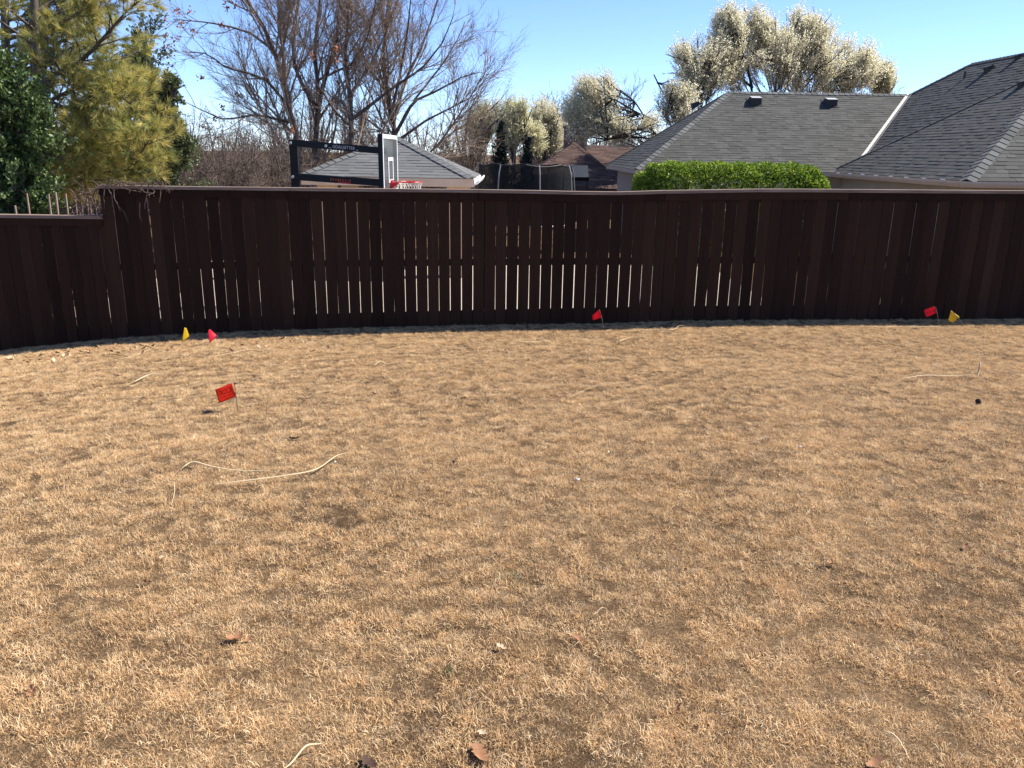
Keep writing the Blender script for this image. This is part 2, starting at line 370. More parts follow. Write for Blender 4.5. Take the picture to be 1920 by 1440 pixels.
def vnoise(x, y, s, seed):
    r = np.random.default_rng(seed); g = r.uniform(0, 1, (64, 64))
    u = x / s; v = y / s; iu = np.floor(u).astype(int); iv = np.floor(v).astype(int); fu = u - iu; fv = v - iv
    fu = fu * fu * (3 - 2 * fu); fv = fv * fv * (3 - 2 * fv)
    G = lambda a, b: g[a % 64, b % 64]
    return (G(iu, iv) * (1 - fu) + G(iu + 1, iv) * fu) * (1 - fv) + (G(iu, iv + 1) * (1 - fu) + G(iu + 1, iv + 1) * fu) * fv
# candidate points over the visible lawn and a margin
pts = []
for y0, y1, dens in ((1.2, 3.2, 1000), (3.2, 5.5, 900), (5.5, 8.0, 780), (8.0, 11.0, 680)):
    hw = 0.70 * y1 + 2.6
    n = int(2 * hw * (y1 - y0) * dens)
    pts.append(np.stack([rng.uniform(-hw, hw, n), rng.uniform(y0, y1, n)], -1))
pts = np.concatenate(pts); pts = pts[pts[:, 1] < YF(pts[:, 0]) + 0.25]
hole = 0.72 * vnoise(pts[:, 0], pts[:, 1], 0.055, 1) + 0.22 * vnoise(pts[:, 0], pts[:, 1], 0.11, 2) + 0.06 * vnoise(pts[:, 0], pts[:, 1], 0.5, 9)
# bare hollows seen in the photograph: (px, py, radius m)
for hx, hy, hr in ((1165, 1000, .10), (1050, 748, .09), (1770, 1110, .13), (1735, 1090, .08), (1690, 1320, .14), (1270, 1190, .10), (1120, 1165, .08), (640, 985, .12), (1085, 885, .08), (1720, 720, .08),
                   (1440, 775, .07), (230, 1110, .10), (210, 1130, .08), (1060, 1370, .09), (560, 1050, .07), (1820, 620, .06), (300, 860, .09), (1290, 1180, .06), (1640, 1220, .07), (955, 1000, .06)):
    h = ground_hit(hx, hy); hr *= .8; dd = np.hypot((pts[:, 0] - h[0]) / 1.3, pts[:, 1] - h[1]) / hr + 1.1 * (vnoise(pts[:, 0] + 7, pts[:, 1], 0.045, 44) - .45)
    hole = np.where(dd < 1, hole * np.clip(dd - 0.1, .28, 1) , hole)
fine = vnoise(pts[:, 0], pts[:, 1], 0.055, 31); hole = np.where(fine < .3, hole * (.25 + fine * 2.5), hole)
keep = rng.uniform(0, 1, len(pts)) < np.clip((hole - 0.085) / 0.115, 0.10, 1)
pts = pts[keep]; hole = hole[keep]
scl = (0.46 + 0.58 * np.clip((hole - 0.2) / 0.5, 0, 1)) * rng.uniform(0.75, 1.25, len(pts))
scl *= np.where(pts[:, 1] > YF(pts[:, 0]) - 0.35, 0.9, 1.0)
V = np.stack([pts[:, 0], pts[:, 1], gz(pts[:, 0], pts[:, 1])], -1)
def scatter(name, V, scl, coll, mat, seed):
    me = bpy.data.meshes.new(name); me.vertices.add(len(V)); me.vertices.foreach_set('co', V.astype(np.float32).ravel())
    r = np.random.default_rng(seed)
    a = me.attributes.new('scl', 'FLOAT', 'POINT'); a.data.foreach_set('value', scl.astype(np.float32))
    rot = np.stack([r.normal(0, 0.16, len(V)), r.normal(0, 0.16, len(V)), r.uniform(0, 6.283, len(V))], -1)
    a = me.attributes.new('rot', 'FLOAT_VECTOR', 'POINT'); a.data.foreach_set('vector', rot.astype(np.float32).ravel())
    a = me.attributes.new('pick', 'INT', 'POINT'); a.data.foreach_set('value', r.integers(0, 1000, len(V)).astype(np.int32))
    o = link(bpy.data.objects.new(name, me)); me.materials.append(mat)
    g = bpy.data.node_groups.new(name + '_scatter', 'GeometryNodeTree')
    g.interface.new_socket('Geometry', in_out='INPUT', socket_type='NodeSocketGeometry'); g.interface.new_socket('Geometry', in_out='OUTPUT', socket_type='NodeSocketGeometry')
    N = g.nodes.new; L = g.links.new
    gi = N('NodeGroupInput'); go = N('NodeGroupOutput'); ip = N('GeometryNodeInstanceOnPoints'); ci = N('GeometryNodeCollectionInfo')
    ci.inputs['Collection'].default_value = coll; ci.inputs['Separate Children'].default_value = True; ci.inputs['Reset Children'].default_value = True
    def na(nm, ty):
        n = N('GeometryNodeInputNamedAttribute'); n.data_type = ty; n.inputs['Name'].default_value = nm; return n.outputs[0]
    L(gi.outputs[0], ip.inputs['Points']); L(ci.outputs[0], ip.inputs['Instance']); ip.inputs['Pick Instance'].default_value = True
    L(na('pick', 'INT'), ip.inputs['Instance Index']); L(na('scl', 'FLOAT'), ip.inputs['Scale'])
    e = N('FunctionNodeEulerToRotation'); L(na('rot', 'FLOAT_VECTOR'), e.inputs[0]); L(e.outputs[0], ip.inputs['Rotation'])
    L(ip.outputs[0], go.inputs[0])
    md = o.modifiers.new('scatter', 'NODES'); md.node_group = g
    return o
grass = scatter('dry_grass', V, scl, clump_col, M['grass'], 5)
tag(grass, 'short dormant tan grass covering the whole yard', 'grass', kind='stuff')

# ------------------------------------------------------------------ the near fence
TOP = np.array([(192, 347), (300, 349), (480, 351), (700, 353.5), (960, 356), (1060, 358.5), (1150, 360), (1250, 357), (1440, 354), (1920, 357.5), (2080, 358)], float)
_t = np.array([fence_pt(x, y) for x, y in TOP])
def ztop(x): return np.interp(x, _t[:, 0], _t[:, 2])
XSTEP = float(fence_pt(192, 400)[0])
_l = np.array([fence_pt(x, y) for x, y in ((-100, 400), (0, 402), (190, 404.5))])
def zlow(x): return np.interp(x, _l[:, 0], _l[:, 2])
FR = random.Random(21)
def board_mesh(z0, z1, w, th, bow):
    # a picket: front face at y=0 local, thickness backwards (+y), slight cup and edge waviness
    n = 4; v = []
    for i in range(n + 1):
        z = z0 + (z1 - z0) * i / n; e = bow * math.sin(math.pi * i / n)
        for (x, y) in ((-w / 2, 0.0015), (0, -0.0015), (w / 2, 0.0015), (w / 2, th), (-w / 2, th)): v.append((x + e + (FR.uniform(-.0008, .0008) if x else 0), y, z))
    f4 = []
    for i in range(n):
        for j in range(5):
            a = i * 5 + j; c = i * 5 + (j + 1) % 5; f4.append((a, c, c + 5, a + 5))
    return v, [np.array(f4), np.array([[4, 3, 2, 1, 0], [n * 5 + k for k in range(5)]])]
def build_fence(xa, xb, zt, label, trim_drop=0.105):
    xm = xb if xb < XSTEP + 0.1 else xa
    root = empty('wooden_fence', (xa, YF(xa), float(zf(xa))), label, 'fence')
    ang = math.atan(0.03)
    x = xa; k = 0
    def gapw(x):
        px = 960 + x / 10.35 * 1450
        g = 0.0056 + 0.0024 * math.exp(-((px - 960) / 520) ** 2) 
        return max(0.0005, g + FR.gauss(0, 0.0016)) if FR.random() > 0.04 else 0.0006
    while x < xb - 0.02:
        wd = min(FR.gauss(0.1385, 0.0012), xb - x); xc = x + wd / 2
        z0 = float(zf(xc)) - 0.02 + FR.uniform(-.012, .012); z1 = float(zt(xc)) - 0.042
        v, f = board_mesh(z0, z1, wd, 0.016, FR.gauss(0, 0.0012))
        v = np.array(v); t = FR.gauss(0, 0.0016); zc = z0
        v[:, 0] += (v[:, 2] - zc) * t
        v = v @ np.array([[math.cos(ang), math.sin(ang), 0], [-math.sin(ang), math.cos(ang), 0], [0, 0, 1]])
        v += np.array([xc, YF(xc) + FR.uniform(-.0018, .0018), 0])
        mesh_np('picket', v, f, M['fence'], root)
        x += wd + gapw(xc); k += 1
    # posts, rails behind the pickets, trim and cap along the top, in 2.4 m lengths
    nb = max(1, round((xb - xa) / 2.44)); st = (xb - xa) / nb
    for i in range(nb):
        a = xa + i * st + 0.002; c = xa + (i + 1) * st - 0.002
        for fr in (0.475, 0.93):
            za = float(zf(a)) + (float(zt(a)) - float(zf(a))) * fr; zc = float(zf(c)) + (float(zt(c)) - float(zf(c))) * fr
            MB().bar((a, YF(a) + 0.04, za), (c, YF(c) + 0.04, zc), 0.038, 0.085).build('rail', M['rail'], root)
        ka, kc = float(zf(a)), float(zf(c)); ya, yc_ = YF(a) + .019, YF(c) + .019
        MB().hexa([[a, ya, ka - .05], [c, yc_, kc - .05], [c, yc_ + .038, kc - .05], [a, ya + .038, ka - .05], [a, ya, ka + .20], [c, yc_, kc + .20], [c, yc_ + .038, kc + .20], [a, ya + .038, ka + .20]]).build('kick_board', M['rail'], root)
        sub = np.linspace(a, c, 5)
        def strip(name, mat, y0, y1, d0, d1):
            mb = MB()
            vv = []
            for s_ in sub:
                zt_ = float(zt(s_)); y = YF(s_)
                vv += [(s_, y + y0, zt_ + d0), (s_, y + y1, zt_ + d0), (s_, y + y1, zt_ + d1), (s_, y + y0, zt_ + d1)]
            q = []
            for i_ in range(4):
                for j in range(4): q.append((i_ * 4 + j, i_ * 4 + (j + 1) % 4, i_ * 4 + 4 + (j + 1) % 4, i_ * 4 + 4 + j))
            q += [(3, 2, 1, 0), (16, 17, 18, 19)]
            mb.add(vv, q); return mb.build(name, mat, root)
        strip('trim_board', M['fence'], -0.022, -0.0035, -0.042 - 0.088, -0.0395)
        strip('cap_board', M['cap'], -0.05, 0.10, -0.038, 0.0)
        xp = a + 0.02
        MB().box((xp, YF(xp) + 0.062, float(zf(xp)) - 0.3), (xp + 0.09, YF(xp) + 0.152, float(zt(xp)) - 0.05)).build('post', M['rail'], root)
    return root
xr = float(fence_pt(2560, 500)[0]); xl = float(fence_pt(-520, 500)[0])
build_fence(XSTEP, xr, ztop, 'tall dark brown board fence with a sagging cap running across the yard')
build_fence(xl, XSTEP - 0.005, zlow, 'lower dark brown fence section stepped down at the far left')

# pale concrete court in the neighbouring yard, seen through the gaps
M['concrete'] = plain('pale_concrete', (0.50, 0.41, 0.31), 0.85, 0.12, 1.5, bmp=0.1)
tag(MB().box((-8.5, 14.3, ZN - .05), (5.5, 22.5, ZN + .05)).build('court_pavement', M['concrete']), 'pale concrete court behind the fence gaps', 'pavement', kind='structure')

# ------------------------------------------------------------------ marking flags
def flag(px4, Yoff, wire_px, label, mat, text=None, ripple=0.012, group='utility marking flags in the lawn'):
    """px4: TL, TR, BR, BL corners in photo pixels; wire_px: top and foot; the foot stands on the lawn."""
    foot = ground_hit(*wire_px[1]); Y = foot[1]
    root = empty('marking_flag', foot, label, 'flag', group)
    tl, tr, br, bl = [P(x, y, Y + (Yoff if i in (0, 3) else 0)) for i, (x, y) in enumerate(px4)]
    nu, nv = 10, 7; v = []
    nrm = np.cross(tr - tl, bl - tl); nrm /= np.linalg.norm(nrm)
    for j in range(nv + 1):
        for i in range(nu + 1):
            s_, t_ = i / nu, j / nv
            p = (tl * (1 - s_) + tr * s_) * (1 - t_) + (bl * (1 - s_) + br * s_) * t_
            v.append(p + nrm * ripple * math.sin(s_ * 4.6 + t_ * 1.9))
    ix = np.arange((nu + 1) * (nv + 1)).reshape(nv + 1, nu + 1)
    q = np.stack([ix[:-1, :-1], ix[1:, :-1], ix[1:, 1:], ix[:-1, 1:]], -1).reshape(-1, 4)
    fl = mesh_np('flag_sheet', v, q, mat, root, smooth=True)
    md = fl.modifiers.new('thickness', 'SOLIDIFY'); md.thickness = 0.0012
    top = P(*wire_px[0], Y)
    low = foot - np.array([0, 0, 0.04])
    MB().tube([top, top * 0.5 + foot * 0.5 + np.array([0.002, 0, 0]), low], 0.003, 5).build('wire_stake', M['wire'], root)
    if text:
        for tx, s0, s1, t0, t1, mt in text: surface_text(tx, fl, tl, tr, br, bl, nrm, ripple, s0, s1, t0, t1, mt)
    return root
def text_mesh(body, extr=0.0):
    if body.startswith('#'):                # print too small to read in the photograph: irregular strokes
        n = int(body[1:]); q = random.Random(n); v, f = [], []
        for i in range(n):
            x, w_, y0, y1 = i + q.uniform(0, .15), q.uniform(.45, .75), q.uniform(0, .25), q.uniform(.7, 1); k = len(v)
            v += [(x, y0, 0), (x + w_ * .5, y0 + q.uniform(-.1, .1), 0), (x + w_, y0 + .2, 0), (x + w_ * .8, y1, 0), (x + .15 * w_, y1 - q.uniform(0, .3), 0)]; f.append(list(range(k, k + 5)))
        return np.array(v, float), f
    cu = bpy.data.curves.new('t', 'FONT'); cu.body = body; cu.size = 1; cu.extrude = extr; cu.align_x = 'LEFT'
    o = bpy.data.objects.new('t', cu); C.objects.link(o); bpy.context.view_layer.update()
    me = bpy.data.meshes.new_from_object(o.evaluated_get(bpy.context.evaluated_depsgraph_get()))
    bpy.data.objects.remove(o)
    v = np.empty(len(me.vertices) * 3); me.vertices.foreach_get('co', v); v = v.reshape(-1, 3)
    f = [list(p.vertices) for p in me.polygons]
    return v, f
def faces_by_n(f):
    d = {}
    for p in f: d.setdefault(len(p), []).append(p)
    return [np.array(x) for x in d.values()]
def surface_text(tx, parent, tl, tr, br, bl, nrm, ripple, s0, s1, t0, t1, mt, mirror=True):
    v, f = text_mesh(tx)
    lo = v.min(0); hi = v.max(0); u = (v[:, 0] - lo[0]) / (hi[0] - lo[0]); k = 1 - (v[:, 1] - lo[1]) / (hi[1] - lo[1])
    if mirror: u = 1 - u
    s_ = (s0 + (s1 - s0) * u)[:, None]; t_ = (t0 + (t1 - t0) * k)[:, None]
    p = (tl * (1 - s_) + tr * s_) * (1 - t_) + (bl * (1 - s_) + br * s_) * t_
    sgn = 1 if nrm[1] < 0 else -1
    p = p + nrm * ripple * np.sin(s_ * 4.6 + t_ * 1.9) + nrm * sgn * 0.003
    mesh_np('print', p, faces_by_n(f), mt, parent)
flag(((403, 731), (436, 717), (443, 743), (409, 757)), 0.03, ((439, 716), (446, 772)), 'orange flag with dark reversed lettering standing out in the open lawn', M['flag_orange'],
     [('COX', 0.16, 0.88, 0.20, 0.55, M['ink']), ('#6', 0.22, 0.50, 0.64, 0.74, M['ink_red']), ('#7', 0.56, 0.82, 0.64, 0.74, M['ink_red']), ('#3', 0.44, 0.60, 0.83, 0.90, M['ink_red'])])
flag(((346, 614), (349, 615), (355, 630), (342, 643)), -0.10, ((347, 614), (361, 646)), 'yellow flag drooping by the fence on the left', M['flag_yellow'], ripple=0.004)
flag(((391, 619), (394, 618), (407, 629), (394, 643)), -0.10, ((393, 617), (423, 645)), 'folded red flag by the fence right of the left yellow one', M['flag_red'], ripple=0.006)
flag(((1110, 592), (1124, 580), (1129, 595), (1111, 601)), 0.05, ((1124, 580), (1134, 622)), 'bright red flag in front of the open fence slats at the middle', M['flag_red'], ripple=0.008)
flag(((1732, 582), (1752, 574), (1757, 586), (1737, 595)), 0.02, ((1755, 577), (1762, 616)), 'red printed flag by the fence beside the right yellow one', M['flag_red'],
     [('#4', 0.16, 0.80, 0.35, 0.70, M['ink_red'])], ripple=0.006)
flag(((1783, 582), (1799, 594), (1786, 606), (1778, 602)), 0.02, ((1784, 582), (1812, 613)), 'yellow flag at the fence on the far right', M['flag_yellow'], ripple=0.005)

# ------------------------------------------------------------------ litter on the lawn: straw blades, leaves, scraps
def ribbon(pxs, width, mat, label, lift=0.040, group=None):
    pts = [ground_hit(x, y, lift) for x, y in pxs]; n = 5
    # Catmull-Rom refinement
    P_ = [pts[0]] + pts + [pts[-1]]; c = []
    for i in range(1, len(P_) - 2):
        for k in range(n):
            t = k / n; a, b_, c_, d = P_[i - 1], P_[i], P_[i + 1], P_[i + 2]
            c.append(0.5 * (2 * b_ + (c_ - a) * t + (2 * a - 5 * b_ + 4 * c_ - d) * t * t + (3 * b_ - a - 3 * c_ + d) * t ** 3))
    c.append(pts[-1]); c = np.array(c)
    t = np.gradient(c, axis=0); t[:, 2] *= 0.3; sd = np.cross(t, (0, 0, 1)); sd /= np.linalg.norm(sd, axis=1, keepdims=True) + 1e-9
    m_ = len(c); s_ = np.linspace(0, 1, m_); wd = width * 0.36 * (0.35 + 0.65 * np.clip(np.minimum(s_ * 6, (1 - s_) * 2.5), 0, 1))
    wob = 0.007 * np.sin(s_ * 9 + pts[0][0] * 5)
    up = np.array([0, 0, 1.0]); base = c - parent0(pts)
    tilt = 0.3
    rows = []
    for k in range(m_):
        s3 = sd[k] * math.cos(tilt) + up * (math.sin(tilt) * (-1 if sd[k][1] < 0 else 1))
        w_ = wd[k]
        rows += [c[k] - s3 * w_ + up * wob[k], c[k] - up * w_ * 0.35 + up * wob[k], c[k] + s3 * w_ + up * wob[k], c[k] + up * (w_ * 0.1 + wob[k])]
    q = []
    for k in range(m_ - 1):
        for j in range(4): q.append((k * 4 + j, k * 4 + (j + 1) % 4, k * 4 + 4 + (j + 1) % 4, k * 4 + 4 + j))
    o0 = c[0]
    o = mesh_np('dry_straw', np.array(rows) - o0, np.array(q), mat, smooth=True); o.location = Vector([float(a) for a in o0])
    return tag(o, label, 'straw', group)
def parent0(p): return np.asarray(p[0])
ST = [
 (((237, 724), (255, 712), (280, 703), (305, 700)), .024, 'straw', 'broad pale straw strip lying left of the orange flag'),
 (((240, 725), (262, 718), (293, 716)), .010, 'straw', 'thin straw under the broad pale strip left of the orange flag'),
 (((0, 718), (12, 711), (40, 707), (62, 699)), .022, 'straw', 'curved pale straw blade at the left edge of the lawn'),
 (((62, 706), (85, 701), (102, 699)), .010, 'straw_dull', 'short straw right of the curved blade at the left edge'),
 (((227, 671), (262, 664), (282, 654), (297, 644)), .014, 'straw', 'straw blade slanting up to the fence left of the yellow flag'),
 (((398, 667), (440, 660), (478, 655), (512, 653)), .013, 'straw', 'straw blade on the lawn below the folded red flag'),
 (((535, 698), (580, 694), (640, 693), (690, 690)), .011, 'straw_dull', 'long thin straw right of and above the orange flag'),
 (((702, 685), (714, 678), (728, 681), (760, 677)), .014, 'straw', 'kinked pale straw above the middle of the lawn left of centre'),
 (((338, 882), (345, 872), (362, 866), (395, 876), (440, 880), (508, 880)), .016, 'straw', 'long straw hooked at its left end below the orange flag'),
 (((402, 906), (450, 901), (520, 895), (570, 887), (600, 874), (632, 852), (664, 849)), .018, 'straw', 'longest curved straw blade across the left lawn'),
 (((326, 902), (327, 925), (320, 945)), .009, 'straw', 'thin straw pointing down below the hooked blade'),
 (((960, 641), (995, 640), (1030, 640)), .022, 'straw', 'straight pale straw strip near the fence at the middle'),
 (((1085, 640), (1110, 638), (1134, 636)), .011, 'straw_dull', 'thin straw between the straight strip and the bent pale one'),
 (((1162, 642), (1170, 635), (1192, 631)), .016, 'straw', 'bent pale straw below the middle red flag'),
 (((720, 644), (752, 643), (788, 640)), .012, 'straw_dull', 'reddish straw lying near the fence left of the middle'),
 (((895, 658), (903, 650), (940, 646)), .010, 'straw_dull', 'faint straw below the straight pale strip'),
 (((1690, 709), (1730, 705), (1780, 703), (1832, 703)), .016, 'straw', 'long pale straw strip on the right lawn'),
 (((1622, 612), (1680, 612), (1760, 613), (1800, 612)), .012, 'straw', 'long straw at the foot of the fence by the right red flag'),
 (((1163, 622), (1210, 619), (1260, 617), (1272, 612), (1283, 610)), .014, 'straw', 'straw blade rising at its right end along the fence foot'),
 (((533, 1440), (560, 1412), (585, 1396), (612, 1388)), .011, 'straw', 'pale stalk in the foreground at the bottom edge'),
 (((1110, 1152), (1122, 1144), (1138, 1139)), .008, 'straw_dull', 'short tan stalk in the grass below centre'),
 (((1060, 748), (1120, 722), (1200, 716)), .007, 'straw_dull', 'faint thin straw right of the bare hollow'),
 (((1880, 632), (1895, 640), (1910, 646)), .009, 'straw', 'small straw by the right edge near the fence'),
 (((1655, 1370), (1690, 1390), (1700, 1420)), .006, 'straw', 'curled dry stem at the lower right'),
 (((1330, 824), (1400, 830), (1440, 818)), .007, 'straw_dull', 'thin dull straw right of centre'),
]
for pxs, wd, mt, lab in ST: ribbon(pxs, wd, M[mt], lab)
# the upright bent end of the right strip and the looping stems against the fence foot
def stem_thing(pts, r, mat, label, cat='straw', name='dry_straw'):
    o0 = np.asarray(pts[0]); mb = MB(); mb.tube([np.asarray(p) - o0 for p in pts], r, 5)
    o = mb.build(name, mat, smooth=True); o.location = Vector([float(a) for a in o0]); return tag(o, label, cat)
b0 = ground_hit(1833, 703, 0.04)
stem_thing([b0, P(1836, 692, b0[1]), P(1838, 680, b0[1])], 0.008, M['straw'], 'bent upright end of straw at the right lawn strip')
def loop(pxs, lab, r=0.004):
    Y0 = YF(P(pxs[0][0], pxs[0][1], 10.3)[0]) - 0.30
    pts = [P(x, y, Y0 + 0.04 * math.sin(i)) for i, (x, y) in enumerate(pxs)]
    pts[0][2] = gz(pts[0][0], pts[0][1]) + 0.01; pts[-1][2] = gz(pts[-1][0], pts[-1][1]) + 0.01
    stem_thing(pts, r, M['straw'], lab)
loop([(708, 626), (720, 621), (735, 617), (747, 619), (756, 624)], 'thin arched stem at the fence foot left of the tangled stems')
loop([(760, 627), (785, 622), (808, 615), (818, 618), (817, 626)], 'looped dry stem against the fence foot near the middle')
loop([(826, 626), (835, 621), (850, 612), (854, 617), (858, 624)], 'tangled dry stem sticking up at the fence foot near the middle')
loop([(1752, 614), (1765, 608), (1780, 608), (1794, 613)], 'arched stem below the right yellow flag')
loop([(1830, 613), (1845, 607), (1870, 608), (1896, 612)], 'arched stem at the fence foot at the far right')

def lobed_leaf(size, seed, lobes=3, curl=0.25):
    r = random.Random(seed); L = []
    n = 2 * lobes + 2
    for i in range(n + 1):
        t = i / n; wv = (0.12 + 0.20 * math.sin(math.pi * min(1, t * 1.05)) ** 0.8) * (1.0 if i % 2 else 0.5) * r.uniform(.8, 1.2)
        if i in (0, n): wv = 0.01
        L.append((t - 0.5, wv))
    v = []; f = []
    for i, (x, wv) in enumerate(L):
        zc = curl * (x * x) * r.uniform(.8, 1.3)
        v += [(x, -wv, zc + curl * wv * r.uniform(.5, 1.4)), (x, 0, zc), (x, wv, zc + curl * wv * r.uniform(.2, 1.4))]
    for i in range(n):
        for j in range(2):
            a = i * 3 + j; f.append((a, a + 3, a + 4, a + 1))
    v.append((-0.72, 0.02, 0.03)); f.append((0, 1, 2, len(v) - 1))
    return np.array(v) * size, np.array(f)
LEAVES = [(552, 823, .10, 'leaf_dark', 'dark lobed oak leaf on the lawn right of and below the orange flag'), (218, 705, .075, 'leaf_dark', 'small dark leaf left of the broad pale straw strip'),
 (268, 747, .07, 'leaf_dark', 'dark leaf flat in the grass left of the orange flag'), (745, 735, .075, 'leaf_dark', 'dark narrow leaf in the upper middle lawn'), (702, 739, .08, 'leaf_dark', 'dark leaf pair partner left of the narrow leaf in the upper middle lawn'),
 (1158, 728, .05, 'leaf_dark', 'small brown leaf upper lawn right of the bare hollow'), (900, 1418, .12, 'leaf_brown', 'large curled brown leaf at the bottom edge'), (692, 1432, .09, 'leaf_dark', 'dark curled leaf at the bottom edge left of the large brown one'),
 (1432, 890, .045, 'leaf_brown', 'small reddish leaf right of centre'), (440, 1198, .09, 'leaf_brown', 'long reddish leaf in the lower left lawn'), (465, 1200, .05, 'leaf_brown', 'small reddish leaf beside the long one lower left'),
 (1085, 1198, .07, 'leaf_brown', 'brown oak leaf half buried below centre'), (278, 1092, .06, 'leaf_brown', 'tan curled leaf on the left foreground lawn'), (1555, 1057, .07, 'leaf_brown', 'narrow brown leaf on the right foreground lawn'),
 (1640, 1432, .08, 'leaf_brown', 'brown leaf at the bottom edge on the right'), (305, 1046, .045, 'leaf_pale', 'pale bleached leaf in the left foreground'), (940, 1215, .055, 'leaf_pale', 'pale crumpled leaf below centre'),
 (980, 757, .06, 'leaf_pale', 'pale upright leaf in the upper middle lawn'), (1143, 850, .07, 'leaf_pale', 'pale curled leaf right of the middle of the lawn'), (1873, 898, .06, 'leaf_pale', 'bleached leaf near the right edge'),
 (315, 665, .05, 'leaf_pale', 'bleached leaf near the fence below the left yellow flag'), (420, 650, .06, 'leaf_pale', 'pale leaf near the fence right of the folded red flag'), (128, 655, .06, 'leaf_pale', 'upright pale leaf at the fence on the far left'),
 (388, 770, .04, 'leaf_pale', 'tiny bleached leaf under the orange flag'), (660, 856, .0, '', ''), (165, 668, .08, 'leaf_brown', 'brown leaf near the fence on the left'), (340, 668, .06, 'leaf_dark', 'dark leaf near the fence below the left flags'),
 (140, 680, .06, 'leaf_brown', 'orange brown leaf at the left near the fence'), (930, 705, .04, 'leaf_dark', 'tiny dark leaf upper middle lawn'), (605, 655, .05, 'leaf_dark', 'dark leaf near the fence between left flags and middle'),
 (850, 868, .05, 'leaf_dark', 'small dark leaf left of the lawn centre'), (1105, 1010, .0, '', ''), (1690, 795, .05, 'leaf_brown', 'brown leaf on the right lawn'), (1810, 1025, .06, 'leaf_brown', 'brown leaf at the right edge of the lower lawn'),
 (1270, 1330, .05, 'leaf_brown', 'brown leaf lower right of centre'), (905, 1375, .05, 'leaf_pale', 'pale leaf above the large curled brown leaf'), (60, 1300, .07, 'leaf_brown', 'tan leaf at the lower left corner'), (1165, 1000, .035, 'leaf_brown', 'small leaf lying in the dark bare hollow')]
for i, (px, py, sz, mt, lab) in enumerate(LEAVES):
    if not sz: continue
    p = ground_hit(px, py, 0.016); v, f = lobed_leaf(sz * 0.78, i, 3 if sz > .06 else 2, R.uniform(.4, 1.0))
    o = mesh_np('fallen_leaf', v, f, M[mt], smooth=True); o.location = Vector([float(a) for a in p])
    o.rotation_euler = (R.uniform(-.3, .3), R.uniform(-.3, .3), R.uniform(0, 6.28)); tag(o, lab, 'leaf')
# leaf drift in the fence corner at the left: individuals
dn = 0
while dn < 70:
    px = R.uniform(0, 620); lim = np.interp(px, [e[0] for e in EDGE], [e[1] for e in EDGE]); py = lim + abs(R.gauss(4, 9)) + 2
    if R.random() > math.exp(-px / 330): continue
    p = ground_hit(px, py, 0.03); v, f = lobed_leaf(R.uniform(.04, .085), 200 + dn, 2, R.uniform(.3, .9))
    o = mesh_np('fallen_leaf', v, f, M[R.choice(['leaf_brown', 'leaf_brown', 'leaf_pale', 'leaf_dark'])], smooth=True); o.location = Vector([float(a) for a in p])
    o.rotation_euler = (R.uniform(-.6, .6), R.uniform(-.6, .6), R.uniform(0, 6.28))
    tag(o, 'small dead leaf in the drift along the foot of the left fence', 'leaf', 'leaf drift along the left fence'); dn += 1
def lump(px, py, size, mat, name, label, cat, seed, flat=0.7):
    r = np.random.default_rng(seed); v = []; f = []
    n, m_ = 7, 5
    for j in range(m_ + 1):
        th = math.pi * j / m_
        for i in range(n):
            ph = 6.283 * i / n; k = size * r.uniform(.75, 1.2) / 2
            v.append((k * math.sin(th) * math.cos(ph), k * math.sin(th) * math.sin(ph), k * flat * math.cos(th)))
    for j in range(m_):
        for i in range(n): f.append((j * n + i, j * n + n + i, j * n + n + (i + 1) % n, j * n + (i + 1) % n))
    o = mesh_np(name, v, np.array(f), mat, smooth=True); p = ground_hit(px, py, 0.04); o.location = Vector([float(a) for a in p]); tag(o, label, cat)
lump(1834, 753, .042, M['pebble'], 'dark_lump', 'small black lump on the right lawn', 'lump', 4, 1.1)
lump(1082, 899, .03, M['scrap'], 'white_scrap', 'white scrap by a bare hollow at the lawn centre', 'scrap', 5)
lump(1500, 838, .022, M['scrap'], 'white_scrap', 'tiny white scrap on the right lawn', 'scrap', 6)
lump(628, 866, .018, M['scrap'], 'white_scrap', 'tiny white scrap under the longest straw blade', 'scrap', 7)
lump(441, 719, .026, M['pebble'], 'dark_lump', 'tiny dark lump just behind the orange flag', 'lump', 8)
# green tuft
h = ground_hit(955, 1094)
v, f, t = clump_mesh(77, 90, 0.055, 0.03, 0.075, 0.55, 0.0016)
tag(mesh_np('grass_tuft', v, f, M['green_grass'], tint=t), 'small green grass tuft among the tan grass below centre', 'grass').location = Vector([float(a) for a in h])
h = ground_hit(845, 1265); v, f, t = clump_mesh(78, 40, 0.03, 0.03, 0.06, 0.55, 0.0015)
tag(mesh_np('grass_tuft', v, f, M['green_grass'], tint=t), 'smaller green grass tuft nearer the bottom edge', 'grass').location = Vector([float(a) for a in h])

